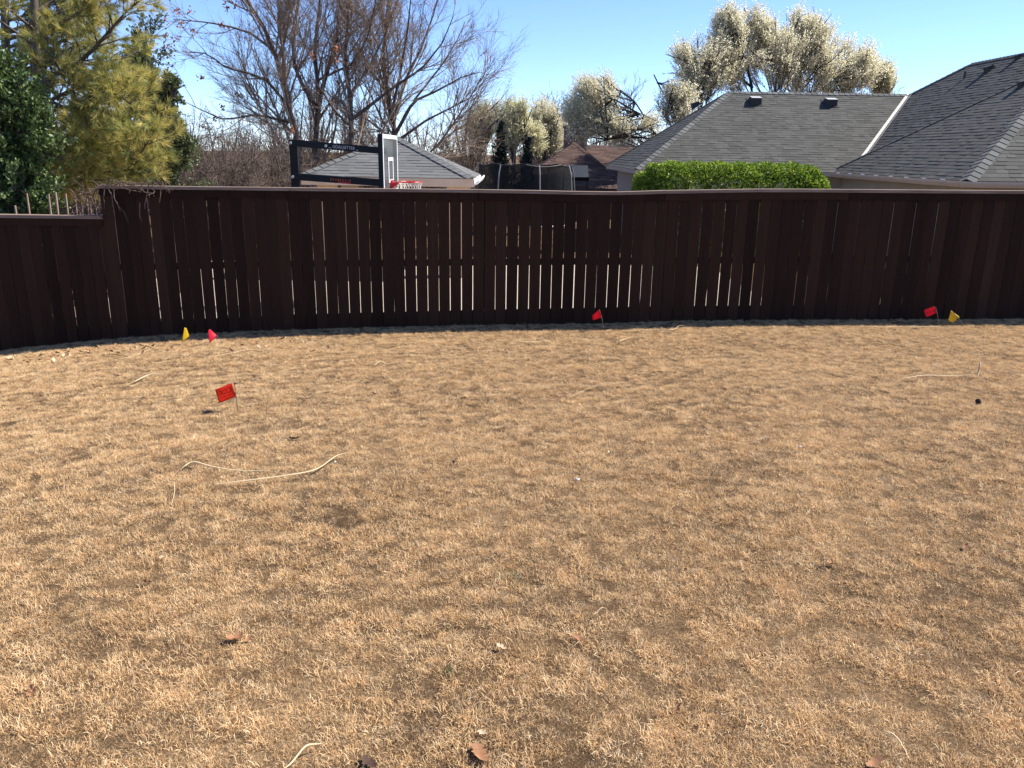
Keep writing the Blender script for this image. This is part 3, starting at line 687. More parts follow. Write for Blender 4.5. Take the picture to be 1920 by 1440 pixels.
# ------------------------------------------------------------------ roof shingles
def shingle_quads(poly, expo, wmin, wmax, r):
    """poly: convex 3D polygon, first edge = eave. Returns wedge vertex arrays."""
    poly = [np.asarray(p, float) for p in poly]
    o = poly[0]; u = poly[1] - o; u /= np.linalg.norm(u)
    n = np.cross(u, poly[2] - o); n /= np.linalg.norm(n)
    if n[2] < 0: n = -n
    vv = np.cross(n, u); 
    if (poly[2] - o).dot(vv) < 0: vv = -vv
    uv = [((p - o).dot(u), (p - o).dot(vv)) for p in poly]
    vmax = max(q[1] for q in uv)
    def interval(v):
        v = min(max(v, 1e-4), vmax - 1e-4); xs_ = []
        for i in range(len(uv)):
            a, b_ = uv[i], uv[(i + 1) % len(uv)]
            if (a[1] - v) * (b_[1] - v) <= 0 and abs(a[1] - b_[1]) > 1e-9:
                xs_.append(a[0] + (b_[0] - a[0]) * (v - a[1]) / (b_[1] - a[1]))
        return (min(xs_), max(xs_)) if xs_ else (0, 0)
    out = []; row = 0; v0 = -0.02
    while v0 < vmax - 0.02:
        v1 = min(v0 + expo * 1.12, vmax); a0, b0_ = interval(v0); a1, b1 = interval(v1)
        lo, hi = min(a0, a1), max(b0_, b1); x = lo - r.uniform(0, wmax)
        while x < hi:
            wd = r.uniform(wmin, wmax); x0, x1 = x, x + wd - 0.0008; x += wd
            l0, l1 = np.clip(x0, a0, b0_), np.clip(x1, a0, b0_); t0, t1 = np.clip(x0, a1, b1), np.clip(x1, a1, b1)
            if l1 - l0 < 0.005 and t1 - t0 < 0.005: continue
            hgt = r.choice((0.010, 0.010, 0.016)); jit = 0.0
            q = [(l0, v0 + jit, 0.0), (l1, v0 + jit, 0.0), (t1, v1, 0.0), (t0, v1, 0.0), (l0, v0 + jit, hgt), (l1, v0 + jit, hgt), (t1, v1, 0.004), (t0, v1, 0.004)]
            out.append((np.array([o + u * a + vv * b_ + n * c for a, b_, c in q]), r.random()))
        v0 += expo; row += 1
    return out, n
SHF = BOXF[1:]
def roof_slope(poly, parent, mat, expo=0.145, wmin=0.15, wmax=0.34, seed=1, single=0):
    r = random.Random(seed); sh, n = shingle_quads(poly, expo, wmin, wmax, r)
    if single:
        sh.sort(key=lambda s_: -vis_size(s_[0])); one, sh = sh[:single], sh[single:]
        for v, t in one: mesh_np('shingle', v, SHF, mat, parent, tint=np.full(8, t))
    if sh:
        V = np.concatenate([s_[0] for s_ in sh]); k = np.arange(len(sh))[:, None, None] * 8
        fo = mesh_np('shingle_field', V, (SHF[None] + k).reshape(-1, 4), mat, parent, tint=np.repeat([s_[1] for s_ in sh], 8)); fo['kind'] = 'stuff'
def project(p):
    c = ROT.T @ (np.asarray(p) - CAM); return 960 + F * c[0] / -c[2], 720 - F * c[1] / -c[2]
def vis_size(v):
    c = v[:4].mean(0); x, y = project(c); 
    if not (-20 < x < 1950 and y > 60 and y < 350): return -1
    return 1 / np.linalg.norm(c - CAM)
def caps(a, b, nL, nR, parent, mat, size=0.22, wid=0.15, every=0.135, seed=3, joined=False):
    """overlapping bent cap shingles from low end a to high end b; nL, nR point down each side slope."""
    a = np.asarray(a, float); b = np.asarray(b, float); L = np.linalg.norm(b - a); t = (b - a) / L; r = random.Random(seed)
    k = 0.0; out = []
    up = np.cross(nL, nR); 
    upv = -(np.asarray(nL) + np.asarray(nR)); upv = upv - t * upv.dot(t); upv /= np.linalg.norm(upv)
    while k < L - size * 0.5:
        p0 = a + t * k; p1 = a + t * min(L, k + size); e0 = 0.042; e1 = 0.020
        lw = wid * r.uniform(.95, 1.05); th = 0.012
        v = []
        for p, e in ((p0, e0), (p1, e1)):
            for d in (np.asarray(nL) * lw, np.zeros(3), np.asarray(nR) * lw): v.append(p + d + upv * e)
            for d in (np.asarray(nL) * lw, np.zeros(3), np.asarray(nR) * lw): v.append(p + d + upv * (e - th))
        f = [(0, 1, 7, 6), (1, 2, 8, 7), (3, 9, 10, 4), (4, 10, 11, 5), (0, 3, 4, 1), (1, 4, 5, 2), (0, 6, 9, 3), (2, 5, 11, 8), (6, 7, 10, 9), (7, 8, 11, 10)]
        out.append((np.array(v), r.random())); k += every
    if joined:
        V = np.concatenate([o[0] for o in out]); F_ = np.concatenate([np.array(f) + 12 * i for i in range(len(out))])
        o = mesh_np('hip_caps', V, F_, mat, parent, tint=np.repeat([o[1] for o in out], 12)); o['kind'] = 'stuff'
    else:
        for v, tt in out: mesh_np('hip_cap', v, np.array(f), mat, parent, tint=np.full(12, tt))
def unit(v): v = np.asarray(v, float); return v / np.linalg.norm(v)

def down_dir(poly, axis):
    """unit vector lying in the plane of poly, perpendicular to axis, pointing downhill."""
    p = [np.asarray(q, float) for q in poly]; n = unit(np.cross(p[1] - p[0], p[2] - p[0])); d = np.cross(n, unit(axis)); 
    return unit(d if d[2] < 0 else -d)

# ------------------------------------------------------------------ the grey house on the right
ZE = CAM[2] - 0.46
H = empty('house', (10, 24, ZN), 'large grey shingled house with hipped wings behind the fence at right', 'house')
A = np.array
yb, yfr = 35.0, 26.5
yr = (yb + yfr) / 2
rl = P(1365, 173, yr); zr = rl[2]
xw = 3.85                                                  # left eave of the far wing
val_top = P(1705, 180, yr); val_top[2] = zr
XM = 10.8
val_bot = A([XM, yfr, ZE])
wing_a, wing_d = A([xw, yfr, ZE]), A([xw, yb, ZE])
rl = A([rl[0], yr, zr])
slope_main = (zr - ZE) / (val_top[0] - XM)
re = P(1822, 122, 29.0); 
zm = ZE + slope_main * (re[0] - XM); re = A([re[0], 29.0, zm])
YN = 21.0
def roof_group(nm):
    o = bpy.data.objects.new('roof', None); C.objects.link(o); o.parent = H; return o
def deck(polys, parent):
    mb = MB()
    for p in polys:
        p = [A(q, float) for q in p]; n = unit(np.cross(p[1] - p[0], p[2] - p[0])); n = n if n[2] > 0 else -n
        top = [q - n * 0.004 for q in p]; bot = [q - n * 0.06 for q in p]; k = len(p)
        mb.poly(top); mb.poly(bot[::-1])
        for i in range(k): mb.poly([top[i], bot[i], bot[(i + 1) % k], top[(i + 1) % k]])
    return mb.build('roof_deck', M['deck'], parent)
# far wing
g1 = roof_group('far')
front = [wing_a, val_bot, val_top, rl]; left = [wing_d, wing_a, rl]; back = [A([XM, yb, ZE]), wing_d, rl, val_top]
deck([front, left, back], g1)
roof_slope(front, g1, M['shingle'], seed=1); roof_slope(left, g1, M['shingle'], seed=2)
hx = rl - wing_a; caps(wing_a, rl, down_dir(left, hx), down_dir(front, hx), g1, M['hipcap'], 0.3, 0.17, 0.2, 3)
rx = val_top - rl; caps(rl, val_top, down_dir(front, rx), down_dir(back, rx), g1, M['hipcap'], 0.3, 0.15, 0.2, 4)
hx = rl - wing_d; caps(wing_d, rl, down_dir(back, hx), down_dir(left, hx), g1, M['shingle'], 0.3, 0.14, 0.2, 5, True)
# main block
g2 = roof_group('main')
mainL = [A([XM, YN, ZE]), val_bot, val_top, re, A([re[0], YN, zm])]
mainR = [A([2 * re[0] - XM, yb, ZE]), A([2 * re[0] - XM, YN, ZE]), A([re[0], YN, zm]), re]
mainB = [A([XM, yb, ZE]), re, A([2 * re[0] - XM, yb, ZE])]
deck([mainL, mainR, mainB], g2)
roof_slope(mainL, g2, M['shingle'], seed=6)
hx = re - val_top; caps(val_top, re, down_dir(mainL, hx), down_dir([A([XM, yb, ZE]), A([2 * re[0] - XM, yb, ZE]), re], hx), g2, M['shingle'], 0.3, 0.14, 0.2, 7, True)
hx = A([0, -1.0, 0]); caps(re, A([re[0], YN, zm]), down_dir(mainR, hx), down_dir(mainL, hx), g2, M['shingle'], 0.3, 0.14, 0.2, 8, True)
# valley flashing: a folded strip over the valley
vt = unit(val_top - val_bot); dl = unit(np.cross(vt, (0, 0, 1)))
fl = []
nF = unit(np.cross(val_bot - wing_a, rl - wing_a)); nF = nF if nF[2] > 0 else -nF
nM = unit(np.cross(mainL[1] - mainL[0], mainL[3] - mainL[0])); nM = nM if nM[2] > 0 else -nM
upF = unit(np.cross(nF, vt)); upF = upF if upF[0] < 0 else -upF
upM = unit(np.cross(nM, vt)); upM = upM if upM[0] > 0 else -upM
zz = A([0, 0, 0.03]); s0, s1 = val_bot - vt * 0.02, val_top
mbf = MB()
mbf.poly([s0 + zz, s1 + zz, s1 + upF * .10 + nF * .032, s0 + upF * .10 + nF * .032]); mbf.poly([s0 + upM * .13 + nM * .032, s1 + upM * .13 + nM * .032, s1 + zz, s0 + zz])
fo = mbf.build('valley_flashing', M['flashing'], g2); fo.modifiers.new('t', 'SOLIDIFY').thickness = 0.006
# near wing: hip end towards us-left
g3 = roof_group('near')
XNW = 10.2
cN = PX(1813, 336, XNW); dN = PX(1555, 325, XNW)
cN = A([XNW, cN[1], ZE]); dN = A([XNW, dN[1], ZE])
ym = (cN[1] + dN[1]) / 2
ap = P(2006, 112, ym)
nl = [dN, cN, ap]; nf = [cN, A([26, cN[1], ZE]), A([26, ym, ap[2]]), ap]; nb_ = [A([26, dN[1], ZE]), dN, ap, A([26, ym, ap[2]])]
deck([nl, nf, nb_], g3)
roof_slope(nl, g3, M['shingle'], seed=9, single=250); roof_slope(nf, g3, M['shingle'], seed=10, single=50)
hx = ap - cN; caps(cN, ap, down_dir(nl, hx), down_dir(nf, hx), g3, M['hipcap'], 0.32, 0.2, 0.21, 11)
hx = ap - dN; caps(dN, ap, down_dir(nb_, hx), down_dir(nl, hx), g3, M['shingle'], 0.3, 0.1, 0.2, 12, True)
# vents
def vent(p, slope_n, down, parent, size=0.36, mat='ventmetal'):
    """slant-back roof vent: a sloped hood open on the downhill side over a flange."""
    p = A(p); n = unit(slope_n); d = unit(down); s_ = np.cross(n, d); w_ = size / 2
    v = [p - s_ * w_ - d * w_, p + s_ * w_ - d * w_, p + s_ * w_ + d * w_, p - s_ * w_ + d * w_,
         p - s_ * w_ * .9 - d * w_ * .8 + n * size * .33, p + s_ * w_ * .9 - d * w_ * .8 + n * size * .33, p + s_ * w_ * .9 + d * w_ * .6 + n * size * .6, p - s_ * w_ * .9 + d * w_ * .6 + n * size * .6]
    o = MB().hexa(v).build('roof_vent', M['ventdark'], parent)
    a, b_, c_, e_ = v[4], v[5], v[6], v[7]
    MB().hexa([a + n * .003, b_ + n * .003, c_ + n * .003 + d * .03, e_ + n * .003 + d * .03, a + n * .018, b_ + n * .018, c_ + n * .018 + d * .03, e_ + n * .018 + d * .03]).build('vent_hood', M[mat], o)
    q = w_ * 1.35
    MB().hexa([p - s_ * q - d * q + n * .02, p + s_ * q - d * q + n * .02, p + s_ * q + d * q + n * .02, p - s_ * q + d * q + n * .02, p - s_ * q - d * q + n * .026, p + s_ * q - d * q + n * .026, p + s_ * q + d * q + n * .026, p - s_ * q + d * q + n * .026]).build('vent_flange', M['shingle'], o)
def on_plane(px, py, p0, n):
    d = ray(px, py); return CAM + d * ((A(p0) - CAM).dot(n) / d.dot(n))
dF = down_dir(front, A([1.0, 0, 0])); dM = down_dir(mainL, A([0, 1.0, 0])); nL_ = unit(np.cross(wing_a - wing_d, rl - wing_d)); nL_ = nL_ if nL_[2] > 0 else -nL_
vent(on_plane(1415, 192, wing_a, nF), nF, dF, H, 0.40); vent(on_plane(1556, 195, wing_a, nF), nF, dF, H, 0.40)
vent(on_plane(1306, 200, wing_a, nL_), nL_, down_dir(left, A([0, 1.0, 0])), H, 0.36, 'ventdark')
vent(on_plane(1856, 131, val_bot, nM), nM, dM, H, 0.26, 'ventdark'); vent(on_plane(1912, 108, val_bot, nM), nM, dM, H, 0.2, 'ventdark')
nNL = unit(np.cross(cN - dN, ap - dN)); nNL = nNL if nNL[2] > 0 else -nNL
vent(on_plane(1920, 160, cN, nNL), nNL, down_dir(nl, A([0, 1.0, 0])), H, 0.24, 'ventdark')
pp = on_plane(1808, 148, val_bot, nM); MB().tube([pp, pp + A([0, 0, .22])], 0.04, 8).build('vent_pipe', M['ventdark'], H)
# walls, fascia, gutters
def lap_wall(a, b_, z0, z1, parent, mat, out, board=0.16):
    a = A(a, float); b_ = A(b_, float); out = A(out, float); mb = MB(); z = z0
    while z < z1 - 0.01:
        zt = min(z + board, z1)
        mb.hexa([[*(a + out * .028)[:2], z], [*(b_ + out * .028)[:2], z], [*(b_ - out * .05)[:2], z], [*(a - out * .05)[:2], z], [*(a + out * .008)[:2], zt], [*(b_ + out * .008)[:2], zt], [*(b_ - out * .05)[:2], zt], [*(a - out * .05)[:2], zt]]); z = zt
    mb.build('lap_siding_wall', mat, parent)
lap_wall((xw + .45, yb - .4, 0), (xw + .45, yfr + .45, 0), ZN, ZE - .12, H, M['siding'], (-1, 0, 0))
lap_wall((xw + .45, yfr + .45, 0), (XM + .4, yfr + .45, 0), ZN, ZE - .12, H, M['siding'], (0, -1, 0))
lap_wall((XNW + .45, dN[1], 0), (XNW + .45, cN[1] + .45, 0), ZN, ZE - .12, H, M['siding'], (-1, 0, 0))
lap_wall((XNW + .45, cN[1] + .45, 0), (26, cN[1] + .45, 0), ZN, ZE - .12, H, M['siding'], (0, -1, 0))
for (x_, y_) in ((xw + .42, yfr + .42),): MB().box((x_ - .04, y_ - .06, ZN), (x_ + .12, y_ + .1, ZE - .13)).build('corner_board', M['beige'], H)
for (a, b_) in ((wing_d, wing_a), (wing_a, A([XM, yfr, ZE]))):
    MB().bar(a + A([0, 0, -.075]), b_ + A([0, 0, -.075]), 0.03, 0.13).build('fascia', M['beige'], H)
MB().box((xw + .02, yfr + .02, ZE - .13), (xw + .45, yb, ZE - .11)).build('soffit', M['beige'], H)
MB().box((xw + .45, yfr + .02, ZE - .13), (XM + .4, yfr + .45, ZE - .11)).build('soffit', M['beige'], H)
MB().box((XNW + .02, cN[1] + .02, ZE - .15), (XNW + .45, dN[1], ZE - .13)).build('soffit', M['beige'], H)
MB().box((XNW + .45, cN[1] + .02, ZE - .15), (26, cN[1] + .45, ZE - .13)).build('soffit', M['beige'], H)
def gutter(a, b_, out, parent, mat):
    a = A(a, float); b_ = A(b_, float); o_ = A(out, float); z = A([0, 0, 1.0]); prof = [(0, 0), (.0, -.13), (.07, -.13), (.115, -.05), (.115, 0), (.10, 0), (.10, -.045), (.06, -.115), (.012, -.115), (.012, 0)]
    v = [a + o_ * p[0] + z * p[1] for p in prof] + [b_ + o_ * p[0] + z * p[1] for p in prof]; k = len(prof)
    mb = MB(); mb.add(v, [(i, (i + 1) % k, k + (i + 1) % k, k + i) for i in range(k)]); 
    mb.f.setdefault(4, []).append(np.array([[0, 1, 8, 9], [1, 2, 7, 8], [2, 3, 6, 7], [3, 4, 5, 6]])); mb.f[4].append(np.array([[k + 9, k + 8, k + 1, k], [k + 8, k + 7, k + 2, k + 1], [k + 7, k + 6, k + 3, k + 2], [k + 6, k + 5, k + 4, k + 3]]))
    mb.build('gutter', mat, parent)
gutter(dN + A([0, 0, -.02]), cN + A([0, 0, -.02]), (-1, 0, 0), H, M['beige'])
gutter(cN + A([-.115, 0, -.02]), A([26, cN[1], ZE - .02]), (0, -1, 0), H, M['beige'])
for k in range(1, 9):      # gutter brackets showing as bright dots
    q = dN * (1 - k / 9) + cN * (k / 9); MB().box((q[0] - .125, q[1] - .02, q[2] - .02), (q[0] + .0, q[1] + .02, q[2] + .002)).build('gutter_bracket', M['white'], H)

# ------------------------------------------------------------------ pavilion
PY = 19.5
eL, eR = P(560, 330, PY), P(886, 337, PY)
zp = (eL[2] + eR[2]) / 2 + 0.02; pw = (eR[0] - eL[0])
x0, x1 = eL[0], eR[0]; y0, y1 = PY, PY + pw * 0.92
apx = P(741, 256, (y0 + y1) / 2)
PV = empty('pavilion', ((x0 + x1) / 2, (y0 + y1) / 2, ZN), 'small open pavilion with grey hipped shingle roof and tan columns', 'pavilion')
c1, c2, c3, c4 = A([x0, y0, zp]), A([x1, y0, zp]), A([x1, y1, zp]), A([x0, y1, zp])
pr = bpy.data.objects.new('roof', None); C.objects.link(pr); pr.parent = PV
pf, prt, plf, pbk = [c1, c2, apx], [c2, c3, apx], [c4, c1, apx], [c3, c4, apx]
deck([pf, prt, plf, pbk], pr)
for i, s_ in enumerate((pf, prt, plf, pbk)): roof_slope(s_, pr, M['shingle_pav'], 0.14, .18, .36, 30 + i)
caps(c2, apx, down_dir(pf, apx - c2), down_dir(prt, apx - c2), pr, M['shingle_pav'], 0.3, .15, .2, 41, False)
caps(c1, apx, down_dir(plf, apx - c1), down_dir(pf, apx - c1), pr, M['shingle_pav'], 0.3, .15, .2, 42, False)
for i, (a, b_) in enumerate(((c1, c2), (c2, c3), (c4, c1), (c3, c4))):
    MB().bar(a + A([0, 0, -.11]), b_ + A([0, 0, -.11]), 0.04, 0.19).build('fascia', M['cream'], PV)
gutter(c2 + A([.03, 0, -.02]), c3 + A([.03, 0, -.02]), (1, 0, 0), PV, M['white'])
MB().box((x0 + .03, y0 + .03, zp - .2), (x1 - .03, y1 - .03, zp - .18)).build('ceiling', M['beige'], PV)
ca, cb = P(838, 345, PY + .35)[0], P(870, 345, PY + .35)[0]; cw = cb - ca
for (cx, cy) in ((ca, y0 + .3), (x0 + .35, y0 + .3), (ca, y1 - .3 - cw), (x0 + .35, y1 - .3 - cw)):
    col = MB().box((cx, cy, ZN), (cx + cw, cy + cw, zp - .2)).build('column', M['stucco'], PV)
    MB().box((cx - .04, cy - .04, ZN), (cx + cw + .04, cy + cw + .04, ZN + .2)).build('column_base', M['stucco'], col)

# ------------------------------------------------------------------ basketball goal
BY = 15.0
tlb = P(715, 251, BY); XB = tlb[0]
pf_, yc = None, BY + 0.91
zb_top = tlb[2]; zb_bot = zb_top - 1.07
GO = empty('basketball_goal', (P(553, 300, yc)[0], yc, ZN), 'black basketball goal with clear backboard and red rim behind the fence', 'basketball goal')
xp = P(553, 300, yc)[0]
zt_post = P(553, 262, yc)[2]
post = MB().box((xp - .075, yc - .075, ZN), (xp + .075, yc + .075, zt_post)).build('post', M['black'], GO)
BBm = bpy.data.objects.new('backboard', None); C.objects.link(BBm); BBm.parent = GO
MB().box((XB, BY + .04, zb_bot + .04), (XB + .014, BY + 1.79, zb_top - .04)).build('glass_pane', M['glass'], BBm)
fr = MB()
fr.box((XB - .07, BY, zb_bot), (XB + .004, BY + .045, zb_top)); fr.box((XB - .07, BY + 1.785, zb_bot), (XB + .004, BY + 1.83, zb_top))
fr.box((XB - .07, BY + .045, zb_top - .045), (XB + .004, BY + 1.785, zb_top)); fr.box((XB - .07, BY + .045, zb_bot), (XB + .004, BY + 1.785, zb_bot + .045))
fr.build('frame', M['black'], BBm)
bd = MB(); xq = XB + .0165
bd.box((xq, BY, zb_top - .07), (xq + .006, BY + 1.83, zb_top)); bd.box((xq, BY, zb_bot), (xq + .006, BY + .06, zb_top - .07)); bd.box((xq, BY + 1.77, zb_bot), (xq + .006, BY + 1.83, zb_top - .07)); bd.box((xq, BY + .06, zb_bot), (xq + .006, BY + 1.77, zb_bot + .06))
bd.build('border_line', M['white'], BBm)
tg = MB(); zt0, zt1 = zb_bot + .20, zb_bot + .66
tg.box((xq, yc - .305, zt1 - .06), (xq + .006, yc + .305, zt1)); tg.box((xq, yc - .305, zt0), (xq + .006, yc - .245, zt1 - .06)); tg.box((xq, yc + .245, zt0), (xq + .006, yc + .305, zt1 - .06)); tg.box((xq, yc - .245, zt0), (xq + .006, yc + .245, zt0 + .05))
tg.build('target_square', M['white'], BBm)
def arm(pa, pb, h_):
    a = P(*pa, yc); b_ = P(*pb, yc); b_ = A([XB - .07, yc, b_[2]]); a = A([xp, yc, a[2]]); mb = MB()
    for yo in (-.13, .13): mb.bar(a + A([0, yo, 0]), b_ + A([0, yo, 0]), .05, h_)
    return mb.build('arm', M['black'], GO), a, b_
a1, aa, ab = arm((553, 268), (713, 283), .12); a2, ba, bb = arm((553, 331), (713, 343), .12)
def side_text(body, a, b_, s0, s1, hgt, mat, parent):
    v, f = text_mesh(body); lo, hi = v.min(0), v.max(0); u = (v[:, 0] - lo[0]) / (hi[0] - lo[0]); k = (v[:, 1] - lo[1]) / (hi[1] - lo[1]) - .5
    p = a[None] + (b_ - a)[None] * (s0 + (s1 - s0) * u)[:, None] + A([0, 0, 1.0])[None] * (k * hgt)[:, None]; p[:, 1] = yc - .13 - .029
    mesh_np('lettering', p, faces_by_n(f), mat, parent)
side_text('GOALSETTER', aa, ab, .44, .68, .055, M['letter'], a1)
side_text('#9', ba, bb, .40, .62, .05, M['orange_print'], a2)
q0_, q1_ = ba * .52 + bb * .48, ba * .38 + bb * .62
MB().bar(A([q0_[0], yc - .159, q0_[2] - .042]), A([q1_[0], yc - .159, q1_[2] - .042]), .004, .022).build('stripe', M['rim'], a2)
for s0_, s1_q in ((.395, .425), (.69, .715)):
    q0_, q1_ = aa * (1 - s0_) + ab * s0_, aa * (1 - s1_q) + ab * s1_q; MB().bar(A([q0_[0], yc - .159, q0_[2] - .03]), A([q1_[0], yc - .159, q1_[2] - .03]), .004, .008).build('stripe', M['letter'], a1)
for s_, q in ((aa, None), (ba, None), (aa * .62 + ab * .38, None)):
    MB().tube([A([s_[0] - .02, yc - .175, s_[2]]), A([s_[0] - .02, yc + .17, s_[2]])], .026, 8).build('bolt', M['letter'], GO)
zrim = P(760, 341, yc)[2]
rc = A([XB + .16 + .228, yc, zrim]); an = np.linspace(0, 2 * math.pi, 25)
rim = MB(); rim.tube([rc + A([.228 * math.cos(t), .228 * math.sin(t), 0]) for t in an], .012, 6)
rim.box((XB + .02, yc - .12, zrim - .13), (XB + .05, yc + .12, zrim + .03)); rim.hexa([[XB + .05, yc - .1, zrim - .12], [XB + .17, yc - .1, zrim - .03], [XB + .17, yc + .1, zrim - .03], [XB + .05, yc + .1, zrim - .12], [XB + .05, yc - .1, zrim - .01], [XB + .17, yc - .1, zrim - .005], [XB + .17, yc + .1, zrim - .005], [XB + .05, yc + .1, zrim - .01]])
rim = rim.build('rim', M['rim'], GO)
nt_ = MB()
for k in range(12):
    for sg in (1, -1):
        pts_ = []
        for j in range(5):
            t = 2 * math.pi * k / 12 + sg * j * math.pi / 12; rr_ = .225 - .028 * j; pts_.append(rc + A([rr_ * math.cos(t), rr_ * math.sin(t), -.1 * j]))
        nt_.tube(pts_, .006, 4)
nt_.build('net', M['netcord'], rim)

# ------------------------------------------------------------------ trampoline with safety net
TY = 26.0
tc = P(985, 330, TY); rr = (P(1078, 330, TY)[0] - P(893, 330, TY)[0]) / 2
ztn = P(985, 309, TY - rr)[2]; zmat = ZN + .9
TR = empty('trampoline', (tc[0], TY, ZN), 'round trampoline with black safety net and bowed grey poles', 'trampoline')
ring = np.linspace(0, 2 * math.pi, 41)
def circ(r_, z_): return [A([tc[0] + r_ * math.cos(t), TY + r_ * math.sin(t), z_]) for t in ring]
V = []; 
for j in range(5):
    z_ = zmat + (ztn - zmat) * j / 4
    for i in range(40):
        t = ring[i]; sag = -0.06 * abs(math.sin(4 * t)) if j == 4 else 0; k = 1 - .04 * abs(math.sin(4 * t))
        V.append((tc[0] + (rr - .08) * k * math.cos(t), TY + (rr - .08) * k * math.sin(t), z_ + sag))
q = [(j * 40 + i, j * 40 + (i + 1) % 40, (j + 1) * 40 + (i + 1) % 40, (j + 1) * 40 + i) for j in range(4) for i in range(40)]
mesh_np('safety_net', V, np.array(q), M['net'], TR, smooth=True)
MB().tube([A(v) for v in V[160:200]] + [A(V[160])], .018, 5).build('net_hem', M['black'], TR)
MB().tube(circ(rr, zmat), .03, 6).build('frame_ring', M['steel'], TR)
mm = MB(); mm.add([(*p[:2], zmat + .01) for p in circ(rr - .1, 0)[:-1]], [list(range(40))]); mm.build('jump_mat', M['black'], TR)
for k in range(8):
    t = -math.pi / 2 + .26 + k * math.pi / 4; d = A([math.cos(t), math.sin(t), 0]); b0_ = A([tc[0], TY, 0])
    MB().tube([b0_ + d * (rr + .03) + A([0, 0, ZN]), b0_ + d * (rr + .05) + A([0, 0, zmat]), b0_ + d * (rr + .10) + A([0, 0, zmat + (ztn - zmat) * .55]), b0_ + d * (rr + .05) + A([0, 0, zmat + (ztn - zmat) * .85]), b0_ + d * (rr - .04) + A([0, 0, ztn])], .021, 6).build('pole', M['steel'], TR)

# ------------------------------------------------------------------ brown house far behind
BRY = 44.0
zbe = .62
BH = empty('house', (P(1090, 330, BRY)[0], BRY, ZN), 'brown shingled house with hipped roof and chimney far behind the trampoline', 'house')
xa_, xb_, xc_ = P(960, 330, BRY - 5)[0], P(1185, 330, BRY - 5)[0], P(1300, 330, BRY)[0]
rz = P(1078, 267, BRY)[2]; ra = A([P(1078, 267, BRY)[0], BRY, rz]); rb_ = A([xc_, BRY + 2.2, rz - .1]); rc_ = A([ra[0], BRY + 2.2, rz - .1])
f1, f2, f3, f4 = A([xa_, BRY - 5, zbe]), A([xb_, BRY - 5, zbe]), A([xb_, BRY + 5, zbe]), A([xa_, BRY + 5, zbe])
brf = bpy.data.objects.new('roof', None); C.objects.link(brf); brf.parent = BH
bp = [[f1, f2, ra], [f4, f1, ra], [f2, f3, ra], [f3, f4, ra]]
bq = [A([ra[0], BRY - 3, zbe]), A([xc_, BRY - 3, zbe]), rb_, rc_]
deck(bp + [bq], brf)
roof_slope(bp[0], brf, M['shingle_brown'], .2, .25, .6, 51); roof_slope(bp[1], brf, M['shingle_brown'], .2, .25, .6, 52); roof_slope(bp[2], brf, M['shingle_brown'], .2, .25, .6, 54); roof_slope(bq, brf, M['shingle_brown'], .2, .25, .6, 55)
caps(f1, ra, down_dir(bp[1], ra - f1), down_dir(bp[0], ra - f1), brf, M['shingle_brown'], .4, .2, .3, 53, True)
caps(f2, ra, down_dir(bp[0], ra - f2), down_dir(bp[2], ra - f2), brf, M['shingle_brown'], .4, .2, .3, 56, True)
MB().box((xa_ + .5, BRY - 4.5, ZN), (xb_ - .5, BRY + 4.5, zbe - .02)).build('wall', M['brick'], BH)
MB().box((xb_ - .4, BRY - 2.6, ZN), (xc_, BRY + 4.2, zbe - .02)).build('wall', M['brick'], BH)
chp = P(1080, 262, BRY + 1.5)
ch = MB().box((P(1058, 262, BRY + 1.5)[0], BRY + 1.2, rz - 1), (P(1100, 262, BRY + 1.5)[0], BRY + 2.2, P(1080, 240, BRY + 1.5)[2])).build('chimney', M['brick'], BH)
MB().box((P(1056, 262, BRY + 1.5)[0], BRY + 1.1, P(1080, 240, BRY + 1.5)[2]), (P(1102, 262, BRY + 1.5)[0], BRY + 2.3, P(1080, 238, BRY + 1.5)[2] + .06)).build('chimney_cap', M['brick'], ch)
# dark grey shade panel standing beside the trampoline
SY = 30.0
s1_, s2_, s3_, s4_ = P(1068, 310, SY), P(1102, 310, SY), P(1104, 332, SY - .3), P(1068, 332, SY - .3)
SP = empty('shade_awning', ((s1_[0] + s2_[0]) / 2, SY, ZN), 'dark grey box awning right of the trampoline net', 'awning')
th = A([0, .05, 0])
MB().hexa([s4_, s3_, s3_ + th, s4_ + th, s1_, s2_, s2_ + th, s1_ + th]).build('panel', M['panel'], SP)
s5, s6 = P(1104, 339, SY - .25), P(1068, 339, SY - .25)
MB().hexa([s6, s5, s5 + th, s6 + th, s4_ - A([0, .02, .004]), s3_ - A([0, .02, .004]), s3_ + th - A([0, 0, .004]), s4_ + th - A([0, 0, .004])]).build('valance', M['black'], SP)
for xx in (s4_[0] + .03, s3_[0] - .06): MB().box((xx, SY - .1, ZN), (xx + .05, SY - .05, s4_[2])).build('leg', M['black'], SP)
# iron picket fence in front of it
IY = 28.0
ia, ib = P(1066, 350, IY)[0], P(1145, 350, IY)[0]; zi = P(1100, 351, IY)[2]
IF = empty('iron_fence', (ia, IY, ZN), 'low black iron picket fence between trampoline and house', 'fence')
k = ia
while k < ib:
    MB().box((k, IY, ZN), (k + .02, IY + .02, zi + .02)).build('picket', M['black'], IF); k += .12
for zq in (zi - .1, ZN + .2): MB().box((ia, IY - .008, zq), (ib, IY + .028, zq + .03)).build('rail', M['black'], IF)

